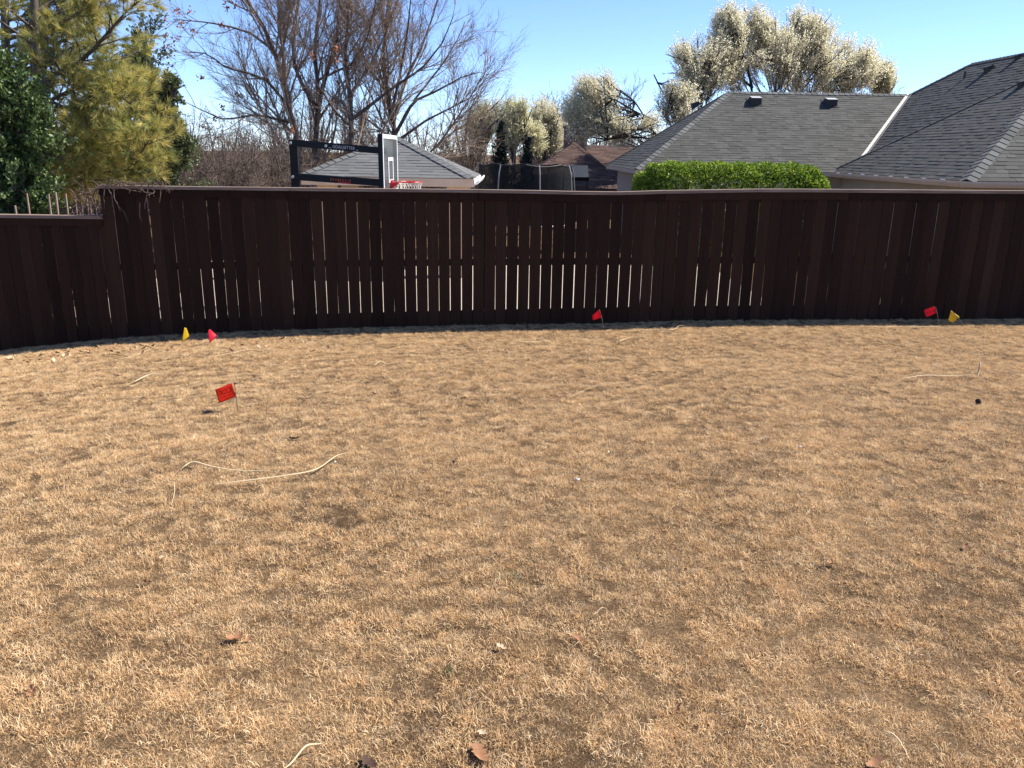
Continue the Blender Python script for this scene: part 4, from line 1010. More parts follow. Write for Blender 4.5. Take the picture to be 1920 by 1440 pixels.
# neighbours' own back fences
def far_fence(xa, xb, Y, z1, label):
    root = empty('wooden_fence', (xa, Y, ZN), label, 'fence'); mb = MB(); x = xa; r = random.Random(int(abs(xa) * 10))
    while x < xb:
        mb.box((x, Y + r.uniform(-.004, .004), ZN + .02), (x + .138, Y + .018, z1 + r.uniform(-.015, .015))); x += .144
    o = mb.build('picket_panel', M['old_fence'], root); o['kind'] = 'stuff'
    for zq in (ZN + .3, z1 - .3): MB().box((xa, Y + .024, zq), (xb, Y + .06, zq + .09)).build('rail', M['old_fence'], root)
far_fence(-40, 3.2, 37.5, P(820, 343, 37.5)[2], 'old brown fence at the back of the neighbouring yard')
far_fence(-13.5, -9.0, 17.5, P(40, 352, 17.5)[2], 'brown fence glimpsed behind the stems above the low fence section')

# ------------------------------------------------------------------ leaf clouds and branch systems
def leaf_mesh(name, cen, size, mat, parent, elong=1.7, r=None, tint=None, updir=0.3, dirs=None):
    r = r or rng; n = len(cen)
    d = r.normal(0, 1, (n, 3)) if dirs is None else dirs + r.normal(0, .45, (n, 3)); d[:, 2] += 0.15; d /= np.linalg.norm(d, axis=1, keepdims=True)
    nr = r.normal(0, 1, (n, 3)); nr[:, 2] += updir * 2; s_ = np.cross(d, nr); s_ /= np.linalg.norm(s_, axis=1, keepdims=True) + 1e-9
    L = (size * r.uniform(.65, 1.3, n))[:, None]; W = L / elong * 0.5
    up = np.cross(s_, d)
    v = np.stack([cen - d * L * .5, cen + s_ * W + up * W * .25, cen + d * L * .5, cen - s_ * W + up * W * .25], 1).reshape(-1, 3)
    f = np.arange(n * 4).reshape(-1, 4)
    t = np.repeat(r.uniform(0, 1, n) if tint is None else tint, 4)
    return mesh_np(name, v, f, mat, parent, tint=t)
def level(starts, dirs, lens, rads, segs, wander, trop, r, tip=0.25):
    n = len(starts); p = np.empty((n, segs + 1, 3)); p[:, 0] = starts; d = dirs.copy()
    for k in range(segs):
        d = d + r.normal(0, wander, (n, 3)); d[:, 2] += trop; d /= np.linalg.norm(d, axis=1, keepdims=True)
        p[:, k + 1] = p[:, k] + d * (lens / segs)[:, None]
    f = np.linspace(1, tip, segs + 1)[None]
    return p, rads[:, None] * f
def spawn(p, rad, per, tr_, ang, lenf, radf, r, minlen=0.08, lens_by_t=0.6, fan=None):
    n, k, _ = p.shape; L0 = np.linalg.norm(np.diff(p, axis=1), axis=2).sum(1); cnt = r.poisson(per * (L0 / L0.mean()).clip(.15, 3))
    par = np.repeat(np.arange(n), cnt); t = r.uniform(tr_[0], tr_[1], len(par)) * (k - 1); i = np.minimum(t.astype(int), k - 2); f = (t - i)[:, None]
    s_ = p[par, i] * (1 - f) + p[par, i + 1] * f; tg = p[par, i + 1] - p[par, i]; tg /= np.linalg.norm(tg, axis=1, keepdims=True) + 1e-9
    rd = (rad[par, i] * (1 - f[:, 0]) + rad[par, i + 1] * f[:, 0])
    q = r.normal(0, 1, (len(par), 3)); q -= tg * np.sum(q * tg, 1, keepdims=True); q /= np.linalg.norm(q, axis=1, keepdims=True) + 1e-9
    a = r.uniform(ang[0], ang[1], len(par))[:, None]
    d = tg * np.cos(a) + q * np.sin(a)
    L = np.linalg.norm(np.diff(p, axis=1), axis=2).sum(1)[par] * r.uniform(lenf[0], lenf[1], len(par)) * (1 - lens_by_t * (t / (k - 1)))
    return s_, d, np.maximum(L, minlen), np.maximum(rd * radf, 0.0)
def resample(pts, n):
    pts = np.asarray(pts, float); s_ = np.concatenate([[0], np.cumsum(np.linalg.norm(np.diff(pts, axis=0), axis=1))]); u = np.linspace(0, s_[-1], n)
    return np.stack([np.interp(u, s_, pts[:, i]) for i in range(3)], -1)
class Tree:
    def __init__(s, name, base, label, cat='tree', group=None, seed=1):
        s.root = empty(name, base, label, cat, group); s.r = np.random.default_rng(seed); s.base = A(base, float); s.tubes = []; s.levels = []
    def limbs(s, polys, radii, n=9):
        p = np.stack([resample(q, n) for q in polys]); rad = np.stack([np.linspace(a, b_, n) for a, b_ in radii]); s.levels = [(p, rad)]; return s
    def grow(s, per, tr_, ang, lenf, radf, segs=4, wander=.12, trop=.05, minr=.004, keep=None, minlen=.1, lbt=.6, src=-1):
        p, rad = s.levels[src]; a = spawn(p, rad, per, tr_, ang, lenf, radf, s.r, minlen, lbt)
        q, rq = level(a[0], a[1], a[2], np.maximum(a[3], minr), segs, wander, trop, s.r, .3)
        if keep is not None: k = keep(q[:, -1]); q, rq = q[k], rq[k]
        s.levels.append((q, rq)); return s
    def wood(s, mat_trunk, mat_twig, split=1, name2='branches', sides=(8, 5, 4, 3, 3, 3)):
        for nm, lv, mt in (('trunk', s.levels[:split], mat_trunk), (name2, s.levels[split:], mat_twig)):
            vs, fs, k = [], [], 0
            for i, (p, rad) in enumerate(lv):
                if not len(p): continue
                v, f = tube_np(p, rad, sides[min(i + (0 if nm == 'trunk' else split), 5)]); vs.append(v); fs.append(f + k); k += len(v)
            if vs: mesh_np(nm, np.concatenate(vs), np.concatenate(fs), mt, s.root, smooth=(nm == 'trunk'))
        return s
    def along(s, n_per_m, lo=0.2, lv=-1, jitter=.03):
        p, _ = s.levels[lv]; L = np.linalg.norm(np.diff(p, axis=1), axis=2).sum(1); cnt = s.r.poisson(L * n_per_m)
        par = np.repeat(np.arange(len(p)), cnt); t = s.r.uniform(lo, 1, len(par)) * (p.shape[1] - 1); i = np.minimum(t.astype(int), p.shape[1] - 2); f = (t - i)[:, None]
        c = p[par, i] * (1 - f) + p[par, i + 1] * f; d = p[par, i + 1] - p[par, i]; d /= np.linalg.norm(d, axis=1, keepdims=True) + 1e-9
        return c + s.r.normal(0, jitter, c.shape), d
def pxline(pts, Y, dY=0.0, ground=None):
    n = len(pts); out = [P(x, y, Y + dY * i / max(1, n - 1)) for i, (x, y) in enumerate(pts)]
    if ground is not None:
        b_ = out[0].copy(); b_[2] = ground; out = [b_] + out
    return out
def ellip_keep(items):
    c = A([i[0] for i in items]); s_ = A([i[1] for i in items])
    def k(p): return (((p[:, None, :] - c[None]) / s_[None]) ** 2).sum(2).min(1) < rng.uniform(.25, 1.2, len(p))
    return k

# ---- big bare trees in the middle
BG = 'bare trees behind the pavilion'
def bare_tree(limbs, Y, label, seed, r0=.13, density=.82, twig='twig'):
    base = pxline([limbs[0][0][0]], Y)[0]; base[2] = ZN
    T = Tree('bare_tree', base, label, 'tree', BG, seed)
    polys, radii = [], []
    for pts, dy, ra, rb_, gnd in limbs:
        polys.append(pxline(pts, Y, dy, ZN if gnd else None)); radii.append((ra * .92, rb_ * .8))
    T.limbs(polys, radii, 12)
    T.grow(13 * density, (.2, 1), (.3, .85), (.28, .62), .5, 7, .10, .05, .012, lbt=.45)
    T.grow(7 * density, (.12, 1), (.28, .8), (.32, .68), .6, 6, .12, .05, .0075, lbt=.4)
    T.grow(5.5 * density, (.12, 1), (.28, .8), (.35, .75), .6, 4, .13, .05, .0052, minlen=.3, lbt=.35)
    T.grow(4.2 * density, (.1, 1), (.28, .75), (.45, .95), .7, 3, .13, .04, .0042, minlen=.32, lbt=.3)
    T.wood(M['bark'], M[twig], 1); return T
Y1 = 27.0
t1 = bare_tree([([(566, 330), (562, 290), (553, 240), (538, 195), (530, 140), (513, 92), (494, 50), (462, 0), (440, -40)], -1, .15, .05, True),
                ([(530, 145), (533, 100), (522, 50), (524, 0), (520, -50)], 1.2, .08, .035, False),
                ([(540, 198), (500, 150), (460, 135), (425, 128), (388, 100), (340, 97)], -1.5, .06, .012, False),
                ([(514, 95), (470, 62), (432, 50), (390, 42), (325, 36)], -1, .05, .012, False),
                ([(550, 230), (480, 215), (420, 225), (375, 205), (345, 190)], -2, .05, .012, False)],
               Y1, 'leftmost big bare tree with a few rusty leaf clusters behind the basketball goal', 61)
cl, _ = t1.along(.05, .5, 3)
sel = cl[(np.abs(cl[:, 0] - P(370, 100, Y1)[0]) < 2.2)]
pxs = [(333, 22), (357, 22), (415, 48), (310, 40), (340, 45), (308, 63), (318, 87), (305, 102), (317, 123), (375, 145), (445, 178), (417, 200), (383, 238), (402, 223), (440, 12), (585, 105), (630, 90), (628, 113), (330, 75), (318, 100), (550, 245), (425, 15), (362, 60)]
for x_, y_ in pxs: leaf_mesh('dead_leaf_cluster', P(x_, y_, Y1 - 1)[None] + rng.normal(0, .06, (15, 3)), .105, M['rust_leaf'], t1.root, 1.8)
bare_tree([([(591, 330), (590, 290), (595, 217), (597, 187), (594, 133), (588, 83), (600, 20), (598, -40)], .5, .14, .04, True),
           ([(595, 205), (567, 160), (553, 127), (547, 67), (560, 0), (565, -40)], 1, .08, .03, False),
           ([(598, 190), (611, 143), (633, 67), (637, 0), (640, -40)], 0, .08, .03, False),
           ([(597, 150), (660, 120), (690, 70), (705, 0)], -1, .05, .02, False)],
          Y1 + 1, 'slender forked bare tree second from the left behind the basketball goal', 62, density=.8)
bare_tree([([(662, 330), (660, 267), (658, 233), (657, 180), (650, 133), (647, 93), (655, 20), (650, -40)], 1, .14, .04, True),
           ([(658, 225), (700, 193), (743, 160), (790, 130), (830, 80), (850, 30)], -1, .07, .015, False),
           ([(655, 235), (625, 205), (610, 180), (580, 140)], -1, .05, .02, False),
           ([(657, 175), (690, 130), (720, 70), (745, 0)], 1, .05, .02, False)],
          Y1 + .3, 'dark trunked bare tree just left of the backboard', 63)
t4 = bare_tree([([(745, 330), (742, 260), (733, 200), (723, 150), (717, 110), (724, 50), (728, 0), (730, -40)], 1, .14, .04, True),
           ([(742, 250), (775, 190), (820, 170), (865, 145), (900, 135)], -1, .07, .015, False),
           ([(738, 225), (760, 150), (790, 90), (812, 30), (825, -20)], 1, .07, .02, False),
           ([(744, 265), (800, 225), (850, 200), (895, 175)], 0, .06, .012, False),
           ([(735, 210), (752, 130), (764, 60), (772, -20)], -1, .06, .02, False),
           ([(775, 190), (830, 120), (860, 70), (872, 40)], 1, .04, .012, False)],
          Y1 + 1.5, 'wide spreading bare tree rising behind the backboard', 64)
# ---- thickets of brush low down
def brush(px, Y, h_px, w_px, label, seed, n=26):
    b0_ = P(px, 345, Y); base = A([b0_[0], Y, ZN]); T = Tree('brush_thicket', base, label, 'brush', 'dry brush behind the fence', seed); r = T.r
    hgt = P(px, h_px, Y)[2] - ZN; wid = w_px / F * Y
    polys = []
    for i in range(n):
        a = r.uniform(0, 6.28); k = r.uniform(.15, 1); top = base + A([k * wid / 2 * math.cos(a), k * .5 * wid / 2 * math.sin(a), hgt * r.uniform(.55, 1.05) * (1 - .25 * k)])
        st = base + A([.35 * k * wid * math.cos(a), .25 * wid * math.sin(a) * k, 0]); top = top + r.normal(0, .3, 3); mid = (st + top) / 2 + r.normal(0, .22, 3); polys.append([st, mid, top])
    T.limbs(polys, [(r.uniform(.018, .035), .008)] * n, 7)
    T.grow(9, (.1, 1), (.4, 1.2), (.25, .6), .6, 5, .26, .0, .008); T.grow(6, (.1, 1), (.3, 1.1), (.35, .8), .65, 4, .26, .0, .0058, minlen=.2); T.grow(3.2, (.1, 1), (.3, 1.1), (.45, .9), .7, 3, .22, .0, .0045, minlen=.18)
    T.wood(M['brush'], M['brush'], 1); return T
for i, (px, Y, hp, wp, lab) in enumerate([(372, 24, 225, 170, 'brown brush thicket right of the dark evergreen shrub'), (445, 23, 232, 190, 'tall tangled brush left of the basketball post'), (515, 25, 225, 180, 'dense twiggy brush behind the basketball post'),
      (590, 30, 225, 190, 'brush between the forked bare trees'), (690, 31, 215, 220, 'brush behind the pavilion roof'), (800, 31, 215, 230, 'brush right of the pavilion peak'), (880, 33, 230, 200, 'brush left of the dark conifers'), (410, 33, 205, 260, 'far brush on the skyline at left'), (500, 35, 195, 260, 'far brush on the skyline behind the goal arm')]):
    brush(px, Y, hp, wp, lab, 300 + i)
# ---- far-off wood on the skyline, one mass
r = np.random.default_rng(888); nfw = 330
T = Tree('far_wood', A([-14, 60, ZN]), None, None, None, 889)
X = r.uniform(-64, 24, nfw); Yw = r.uniform(52, 74, nfw); hh = r.uniform(4.6, 7.4, nfw) * (.85 + .2 * np.sin(X * .35))
pp = [[A([x, y, ZN]), A([x + r.normal(0, .2), y, ZN + h * .5]), A([x + r.normal(0, .5), y, ZN + h])] for x, y, h in zip(X, Yw, hh)]
T.limbs(pp, [(.10, .02)] * nfw, 7)
T.grow(11, (.1, 1), (.3, .9), (.25, .55), .5, 5, .14, .05, .016); T.grow(8, (.1, 1), (.3, .9), (.35, .7), .6, 3, .16, .04, .011, minlen=.5)
vs_, fs_, k_ = [], [], 0
for i, (p_, rd_) in enumerate(T.levels):
    v_, f_ = tube_np(p_, rd_, 3); vs_.append(v_); fs_.append(f_ + k_); k_ += len(v_)
bpy.data.objects.remove(T.root)
tag(mesh_np('far_wood', np.concatenate(vs_), np.concatenate(fs_), M['brush']), 'far leafless wood along the skyline behind the yards', 'woods', kind='stuff')
# ---- greening tree between pavilion and conifers
T = Tree('bare_tree', A([P(880, 345, 33)[0], 33, ZN]), 'arching many stemmed tree between pavilion and dark conifers', 'tree', None, 66)
T.limbs([pxline(q, 33, 0, ZN) for q in ([(878, 320), (885, 270), (905, 220), (935, 190)], [(884, 320), (895, 270), (920, 235), (945, 215)], [(874, 320), (872, 260), (880, 210), (895, 175)], [(870, 320), (855, 250), (850, 200), (860, 165)])], [(.07, .02)] * 4, 9)
T.grow(7, (.3, 1), (.3, .8), (.3, .6), .6, 5, .14, .05, .01).grow(6, (.1, 1), (.3, .9), (.3, .6), .6, 4, .16, .04, .006).grow(5, (.1, 1), (.3, .9), (.4, .7), .7, 3, .16, .03, .0045, minlen=.2).wood(M['bark'], M['twig'], 1)
c, d = T.along(2.2, .1); leaf_mesh('new_leaves', c, .06, M['olive'], T.root)

# ---- blossoming pear trees
def pear(limbs, Y, crown, label, seed, mat='blossom', dens=25, size=.062, r0=.11, per=(6.5, 4.4, 3.4)):
    base = pxline([limbs[0][0]], Y)[0]; base[2] = ZN
    T = Tree('pear_tree', base, label, 'tree', 'white blossoming pear trees', seed)
    polys = [pxline(q, Y, (-1) ** i * .8, ZN if i == 0 else None) for i, q in enumerate(limbs)]
    T.limbs(polys, [(r0, .03)] + [(r0 * .6, .02)] * (len(limbs) - 1), 10)
    items = []
    for (cx, cy, rx, ry) in crown:
        c_ = P(cx, cy, Y); k = Y / F; items.append((c_, A([rx * k, max(1.0, .75 * rx * k), ry * k]) * 1.1))
    # extra scaffold limbs fanning out into the crown
    ex = []
    for c_, s_ in items:
        for j in range(int(30 / len(items)) + 4):
            q_ = T.r.normal(0, 1, 3); q_ = q_ / np.linalg.norm(q_) * T.r.uniform(.35, .9); q_[2] = q_[2] * .8 + .15
            tgt = c_ + q_ * s_; src = polys[T.r.integers(0, len(polys))]; k_ = T.r.integers(1, max(2, len(src) - 1)); a = A(src[k_]); ex.append([a, a * .5 + tgt * .5 + A([0, 0, -.06]) * s_, tgt])
    T2 = np.stack([resample(q, 10) for q in polys + ex]); RD = np.concatenate([T.levels[0][1], np.stack([np.linspace(.034, .012, 10)] * len(ex))]); T.levels = [(T2, RD)]
    kp = ellip_keep(items)
    T.grow(per[0], (.3, 1), (.25, .7), (.25, .5), .6, 5, .10, .07, .011, keep=kp); T.grow(per[1], (.15, 1), (.25, .7), (.3, .6), .6, 4, .11, .08, .007, keep=kp); T.grow(per[2], (.15, 1), (.12, .5), (.6, 1.2), .7, 3, .06, .16, .0055, keep=kp, minlen=.8)
    T.wood(M['bark_dark'], M['pear_twig'], 1)
    c1_, d1 = T.along(dens, .05, -1, .022); c2_, d2 = T.along(dens * .45, .2, -2, .03)
    print(label[:40], len(c1_) + len(c2_)); leaf_mesh('blossom_crown', np.concatenate([c1_, c2_]), size, M[mat], T.root, 1.25, updir=.6); return T
pear([[(1316, 230), (1315, 192), (1313, 150), (1312, 100), (1308, 75)], [(1315, 170), (1340, 120), (1350, 90)], [(1315, 180), (1290, 130), (1275, 100)]], 43, [(1310, 135, 76, 70)], 'white blossoming pear at the left end of the row behind the grey roof', 71)
pear([[(1413, 230), (1411, 168), (1404, 137), (1384, 96), (1362, 50), (1352, 15)], [(1411, 165), (1395, 110), (1380, 60), (1366, 25)], [(1411, 165), (1370, 130), (1345, 115)]], 44, [(1375, 115, 82, 78), (1362, 52, 40, 44)], 'tall blossoming pear whose narrow top reaches the picture edge', 72)
pear([[(1456, 230), (1452, 168), (1456, 134), (1425, 89), (1404, 45), (1395, 15)], [(1460, 168), (1462, 120), (1476, 82), (1500, 32)], [(1456, 140), (1440, 80), (1430, 40)]], 45, [(1442, 110, 86, 78), (1415, 55, 46, 48)], 'blossoming pear with a doubled dark trunk at the middle of the row', 73)
pear([[(1505, 230), (1504, 168), (1498, 115), (1505, 75), (1515, 30)], [(1504, 160), (1530, 130), (1545, 100)], [(1502, 165), (1480, 130), (1470, 100)]], 46, [(1515, 115, 86, 78), (1508, 64, 58, 50)], 'blossoming pear right of the doubled trunk with a high rounded top', 74)
pear([[(1585, 230), (1580, 170), (1575, 140), (1572, 110), (1570, 90)], [(1582, 170), (1610, 130), (1628, 95)], [(1580, 170), (1560, 140), (1550, 120)]], 47, [(1590, 138, 80, 64), (1612, 120, 52, 50)], 'broad blossoming pear near the right end of the row', 75)
pear([[(1650, 230), (1652, 190), (1654, 160), (1658, 135)], [(1652, 185), (1645, 150), (1640, 120)], [(1652, 185), (1664, 160), (1668, 140)]], 48, [(1650, 152, 28, 46)], 'small yellowish blossoming pear at the right end of the row', 76, 'blossom_y')
pear([[(1240, 290), (1228, 250), (1205, 222), (1170, 202), (1120, 195), (1085, 202)], [(1232, 255), (1200, 215), (1150, 185), (1115, 165)], [(1230, 250), (1180, 240), (1120, 250), (1085, 265)], [(1236, 262), (1180, 255), (1140, 262), (1110, 270)], [(1225, 245), (1190, 190), (1165, 170), (1140, 150)]], 40,
     [(1118, 168, 55, 38), (1082, 212, 42, 45), (1150, 238, 55, 30), (1225, 235, 35, 30), (1085, 258, 45, 26), (1190, 270, 60, 24)], 'leaning pear with long arching limbs and a white dome above the brown roof', 77, dens=26, r0=.075)
pear([[(1268, 250), (1266, 215), (1250, 185), (1232, 155), (1226, 140)], [(1266, 225), (1255, 190), (1262, 165)], [(1268, 230), (1285, 200), (1300, 185)]], 41.5, [(1255, 190, 30, 40), (1285, 190, 30, 35), (1265, 225, 40, 25)], 'thinly blossoming pear with a broken dark limb left of the grey roof peak', 78, dens=16)
pear([[(965, 330), (963, 290), (955, 250), (950, 215)], [(963, 280), (985, 240), (995, 210)], [(963, 290), (940, 250), (935, 220)]], 47, [(950, 228, 38, 50), (980, 240, 40, 58), (1000, 265, 30, 40)], 'yellowish blossoming tree behind the dark conifers', 79, 'blossom_y', dens=26)
pear([[(1020, 330), (1022, 290), (1020, 250), (1015, 215)], [(1022, 280), (1040, 245), (1050, 215)], [(1022, 285), (1005, 240), (995, 210)]], 49, [(1018, 220, 36, 42), (1040, 250, 30, 45), (1015, 265, 38, 35)], 'dense blossoming tree left of the brown roof', 80, 'blossom', dens=22)
pear([[(900, 330), (902, 290), (905, 250), (910, 215)], [(902, 280), (925, 240), (930, 210)], [(902, 285), (880, 245), (870, 220)]], 50, [(915, 220, 36, 42), (890, 240, 36, 40)], 'pale blossoming tree behind the arching stems', 81, 'blossom_y', dens=14)

# ---- dark conifers
def conifer(px, Y, top_py, w_px, label, seed):
    b0_ = P(px, 345, Y); base = A([b0_[0], Y, ZN]); hgt = P(px, top_py, Y)[2] - ZN; rad = w_px / 2 * Y / F
    T = Tree('conifer', base, label, 'tree', 'dark conifers behind the trampoline', seed); r = T.r
    T.limbs([[base, base + A([0, 0, hgt])]], [(.08, .012)], 8)
    n = 240; t = r.uniform(.08, .98, n); a = r.uniform(0, 6.28, n); L = rad * (1 - t) ** .85 * r.uniform(.6, 1.15, n) + .07
    d = np.stack([np.cos(a), np.sin(a), np.full(n, .25) + t * .5], -1); d /= np.linalg.norm(d, axis=1, keepdims=True)
    q, rq = level(base + np.stack([0 * t, 0 * t, t * hgt], -1), d, L, np.full(n, .012), 3, .06, .05, r); T.levels.append((q, rq))
    T.wood(M['bark_dark'], M['bark_dark'], 1); c, dd = T.along(60, .05, -1, .05); leaf_mesh('crown', c, .17, M['conifer'], T.root, 3.0, dirs=dd)
conifer(938, 32, 226, 62, 'taller dark conifer behind the left of the trampoline', 90)
conifer(988, 31.5, 256, 48, 'shorter dark conifer behind the middle of the trampoline', 91)

# ---- hedge
hy0 = 13.0
ha, hb = P(1196, 330, hy0)[0] - .02, P(1556, 330, hy0 + .3)[0] + .06; hz = P(1380, 303, hy0 + .55)[2]; hyb = hy0 + 1.1
HG = empty('hedge', ((ha + hb) / 2, hy0 + .55, float(gz((ha + hb) / 2, hy0 + .5))), 'clipped bright green hedge rising behind the fence in front of the grey roof', 'hedge')
r = np.random.default_rng(55)
def hedge_pts(n, inset):
    out = []
    while len(out) < n:
        p = A([r.uniform(-1, 1), r.uniform(-1, 1), r.uniform(-1, 1)]); k = r.integers(0, 3); p[k] = 1 if r.random() < .5 else -1
        if p[2] < -.9: continue
        out.append(p)
    p = A(out); e = 5.0; k = (np.abs(p[:, 0]) ** 9 + np.abs(p[:, 1]) ** 6 + np.abs(p[:, 2]) ** 6) ** (-1 / 4.5); p = p * np.minimum(1, k)[:, None]
    zc, zh = hz - .9, .9
    s_ = A([(hb - ha) / 2 - inset, .55 - inset, zh - inset]); q = p * s_ + A([(ha + hb) / 2, hy0 + .55, zc])
    bumpy = .022 * np.sin(q[:, 0] * 5.1 + 1) * np.cos(q[:, 0] * 11 + q[:, 1] * 7) + .02 * np.sin(q[:, 0] * 17 + q[:, 2] * 13)
    nrm = p / np.linalg.norm(p, axis=1, keepdims=True)
    return q + nrm * bumpy[:, None], nrm
c, nn = hedge_pts(26000, .02); c = c - nn * np.abs(r.normal(0, .05, len(c)))[:, None]
leaf_mesh('foliage', c, .05, M['hedge'], HG, 1.7, r, dirs=nn * .8)
c2_, nn = hedge_pts(7000, .14); leaf_mesh('inner_foliage', c2_, .09, M['hedge'], HG, 1.4, r)
mb = MB()
for k in range(6):
    xx = ha + (hb - ha) * (k + .5) / 6; mb.tube([A([xx, hy0 + .55, float(gz(xx, hy0 + .5)) - .1]), A([xx + .05, hy0 + .5, hz - 1.0]), A([xx - .05, hy0 + .6, hz - .35])], .03, 5)
mb.build('stems', M['bark'], HG)

# ---- left side evergreens
def leafy(name, lobes, Y, label, mat, seed, nbranch=60, leaf=.07, dens=60, stems=None, group=None, elong=1.8):
    c0 = P(lobes[0][0], lobes[0][1], Y); base = A([c0[0], Y, float(gz(c0[0], Y))]); T = Tree(name, base, label, 'tree', group, seed); r = T.r
    k = Y / F; items = [(P(cx, cy, Y), A([rx * k, .9 * min(rx, 90) * k, ry * k])) for cx, cy, rx, ry in lobes]; ex = []
    trunkp = [base, base + (items[0][0] - base) * .6]
    ex.append([base, base * .5 + items[0][0] * .5, items[0][0] + A([0, 0, .5]) * items[0][1]])
    for s_ in (stems or []):
        q = pxline(s_, Y); q[0] = A([q[0][0], Y, float(gz(q[0][0], Y))]); ex.append(q)
    n0 = len(ex)
    for c_, s_ in items:
        vol = s_.prod() ** (1 / 3)
        for j in range(int(nbranch * max(.35, vol))):
            d = r.normal(0, 1, 3); d /= np.linalg.norm(d); tgt = c_ + d * s_ * r.uniform(.55, .98); a = c_ + A([0, 0, -.5]) * s_ * r.uniform(0, 1) ; ex.append([a, a * .5 + tgt * .5 + A([0, 0, -.05]) * s_, tgt])
    T.limbs(ex, [(.05, .02)] * n0 + [(.022, .006)] * (len(ex) - n0), 7)
    T.grow(7, (.35, 1), (.4, 1.1), (.25, .5), .6, 3, .15, .05, .006); T.grow(5, (.2, 1), (.4, 1.1), (.4, .8), .7, 3, .15, .05, .004, minlen=.1)
    T.wood(M['bark'], M['bark'], 1); c, d = T.along(dens, .1, -1, .02); c2_, d2 = T.along(dens * .5, .3, -2, .02)
    leaf_mesh('crown', np.concatenate([c, c2_]), leaf, M[mat], T.root, elong, r, dirs=np.concatenate([d, d2]) * .8); return T
leafy('evergreen_tree', [(20, 235, 85, 120), (-30, 150, 80, 80), (45, 300, 55, 50), (0, 320, 60, 40)], 12.6, 'dark glossy evergreen tree at the left edge close behind the low fence', 'holly', 401, 95, .062, 46,
      [[(34, 440), (30, 400), (27, 370), (25, 330)], [(62, 440), (60, 400), (55, 365), (50, 320)]])
leafy('evergreen_tree', [(268, 130, 22, 70), (266, 200, 35, 60), (262, 95, 12, 40)], 19.0, 'slim pointed evergreen rising behind the pine', 'olive', 402, 70, .075, 34)
leafy('evergreen_shrub', [(310, 290, 48, 55), (300, 215, 32, 50), (335, 270, 25, 40), (322, 170, 12, 30)], 17.0, 'rounded olive green evergreen shrub right of the pine', 'olive', 403, 95, .066, 46)
leafy('evergreen_shrub', [(235, 270, 60, 60), (180, 250, 60, 70), (130, 300, 60, 40)], 19.5, 'shaded evergreen shrub showing through the pine needles', 'holly', 404, 60, .09, 30)
# pine
PYY = 14.6
pb = P(70, 300, PYY); T = Tree('pine_tree', A([pb[0], PYY, float(gz(pb[0], PYY))]), 'yellow green long needled pine leaning over the fence at the left', 'tree', None, 501)
br = [([(70, 330), (72, 230), (70, 120), (64, 0), (60, -60)], 0, .10, .06), ([(70, 70), (92, 55), (152, 22), (162, -10)], -.6, .04, .014), ([(72, 170), (100, 140), (140, 125), (180, 87), (215, 47), (237, 22), (268, -4)], -1.0, .05, .01),
      ([(72, 290), (102, 274), (162, 265), (220, 257), (270, 235), (290, 218)], -1.0, .045, .01), ([(72, 220), (110, 203), (150, 201), (200, 192), (240, 165), (262, 150)], .6, .04, .01), ([(72, 250), (120, 240), (170, 232), (215, 215), (250, 185), (285, 165)], .2, .04, .01),
      ([(70, 110), (120, 118), (180, 120), (235, 108), (258, 95)], .8, .035, .01), ([(70, 40), (120, 20), (170, 30), (200, 8), (220, -15)], .8, .03, .01), ([(72, 310), (120, 318), (170, 325), (215, 322), (250, 318)], -.8, .035, .01), ([(72, 330), (110, 345), (150, 343), (170, 338)], -1.2, .03, .01),
      ([(70, 20), (110, -5), (140, -30)], .5, .03, .01), ([(72, 200), (130, 170), (190, 155), (225, 140)], -.5, .035, .01), ([(72, 300), (150, 300), (220, 295), (262, 290), (280, 262)], -1.4, .035, .01), ([(70, 90), (30, 60), (0, 40), (-40, 20)], -.4, .035, .01), ([(72, 150), (110, 80), (160, 60), (185, 20), (195, -10)], -.2, .035, .01), ([(70, 60), (20, 20), (-20, 0)], -.8, .03, .01),
      ([(72, 180), (130, 205), (180, 175), (220, 175), (245, 195)], -1.2, .03, .01), ([(72, 250), (140, 275), (190, 290), (230, 270), (255, 275)], .9, .03, .01)]
T.limbs([pxline(q, PYY, dy) if i else [T.base] + pxline(q, PYY) for i, (q, dy, _, _) in enumerate(br)], [(a, b_) for _, _, a, b_ in br], 14)
full = T.levels[0]
T.levels = [(full[0][:1], full[1][:1]), (full[0][1:], full[1][1:])]
T.grow(24, (.12, 1), (.4, 1.1), (.16, .36), .5, 4, .14, .06, .006, lbt=.4); T.grow(3.6, (.25, 1), (.35, .95), (.35, .75), .7, 3, .12, .07, .005, minlen=.14)
T.wood(M['bark'], M['bark'], 1, sides=(9, 6, 4, 3, 3, 3))
# needle tufts near twig tips
def needles(T, cen, d, per, L, mat):
    r = T.r; n = len(cen) * per; c = np.repeat(cen, per, 0); dd = np.repeat(d, per, 0); dd = dd * .9 + r.normal(0, .38, (n, 3)); dd /= np.linalg.norm(dd, axis=1, keepdims=True)
    ln = (L * r.uniform(.7, 1.15, n))[:, None]; s_ = np.cross(dd, r.normal(0, 1, (n, 3))); s_ /= np.linalg.norm(s_, axis=1, keepdims=True); wv = .0036
    drp = A([0, 0, -1.0])[None] * (ln * r.uniform(0, .18, (n, 1)))
    v = np.stack([c - s_ * wv, c + s_ * wv, c + dd * ln + drp], 1).reshape(-1, 3)
    tt = np.repeat(np.repeat(r.uniform(0, 1, len(cen)), per) * .75 + r.uniform(0, .25, n), 3)
    mesh_np('crown', v, np.arange(n * 3).reshape(-1, 3), M[mat], T.root, tint=tt)
ca_, da_ = T.along(9, .35, -1, .01); cb_, db_ = T.along(7, .5, -2, .01)
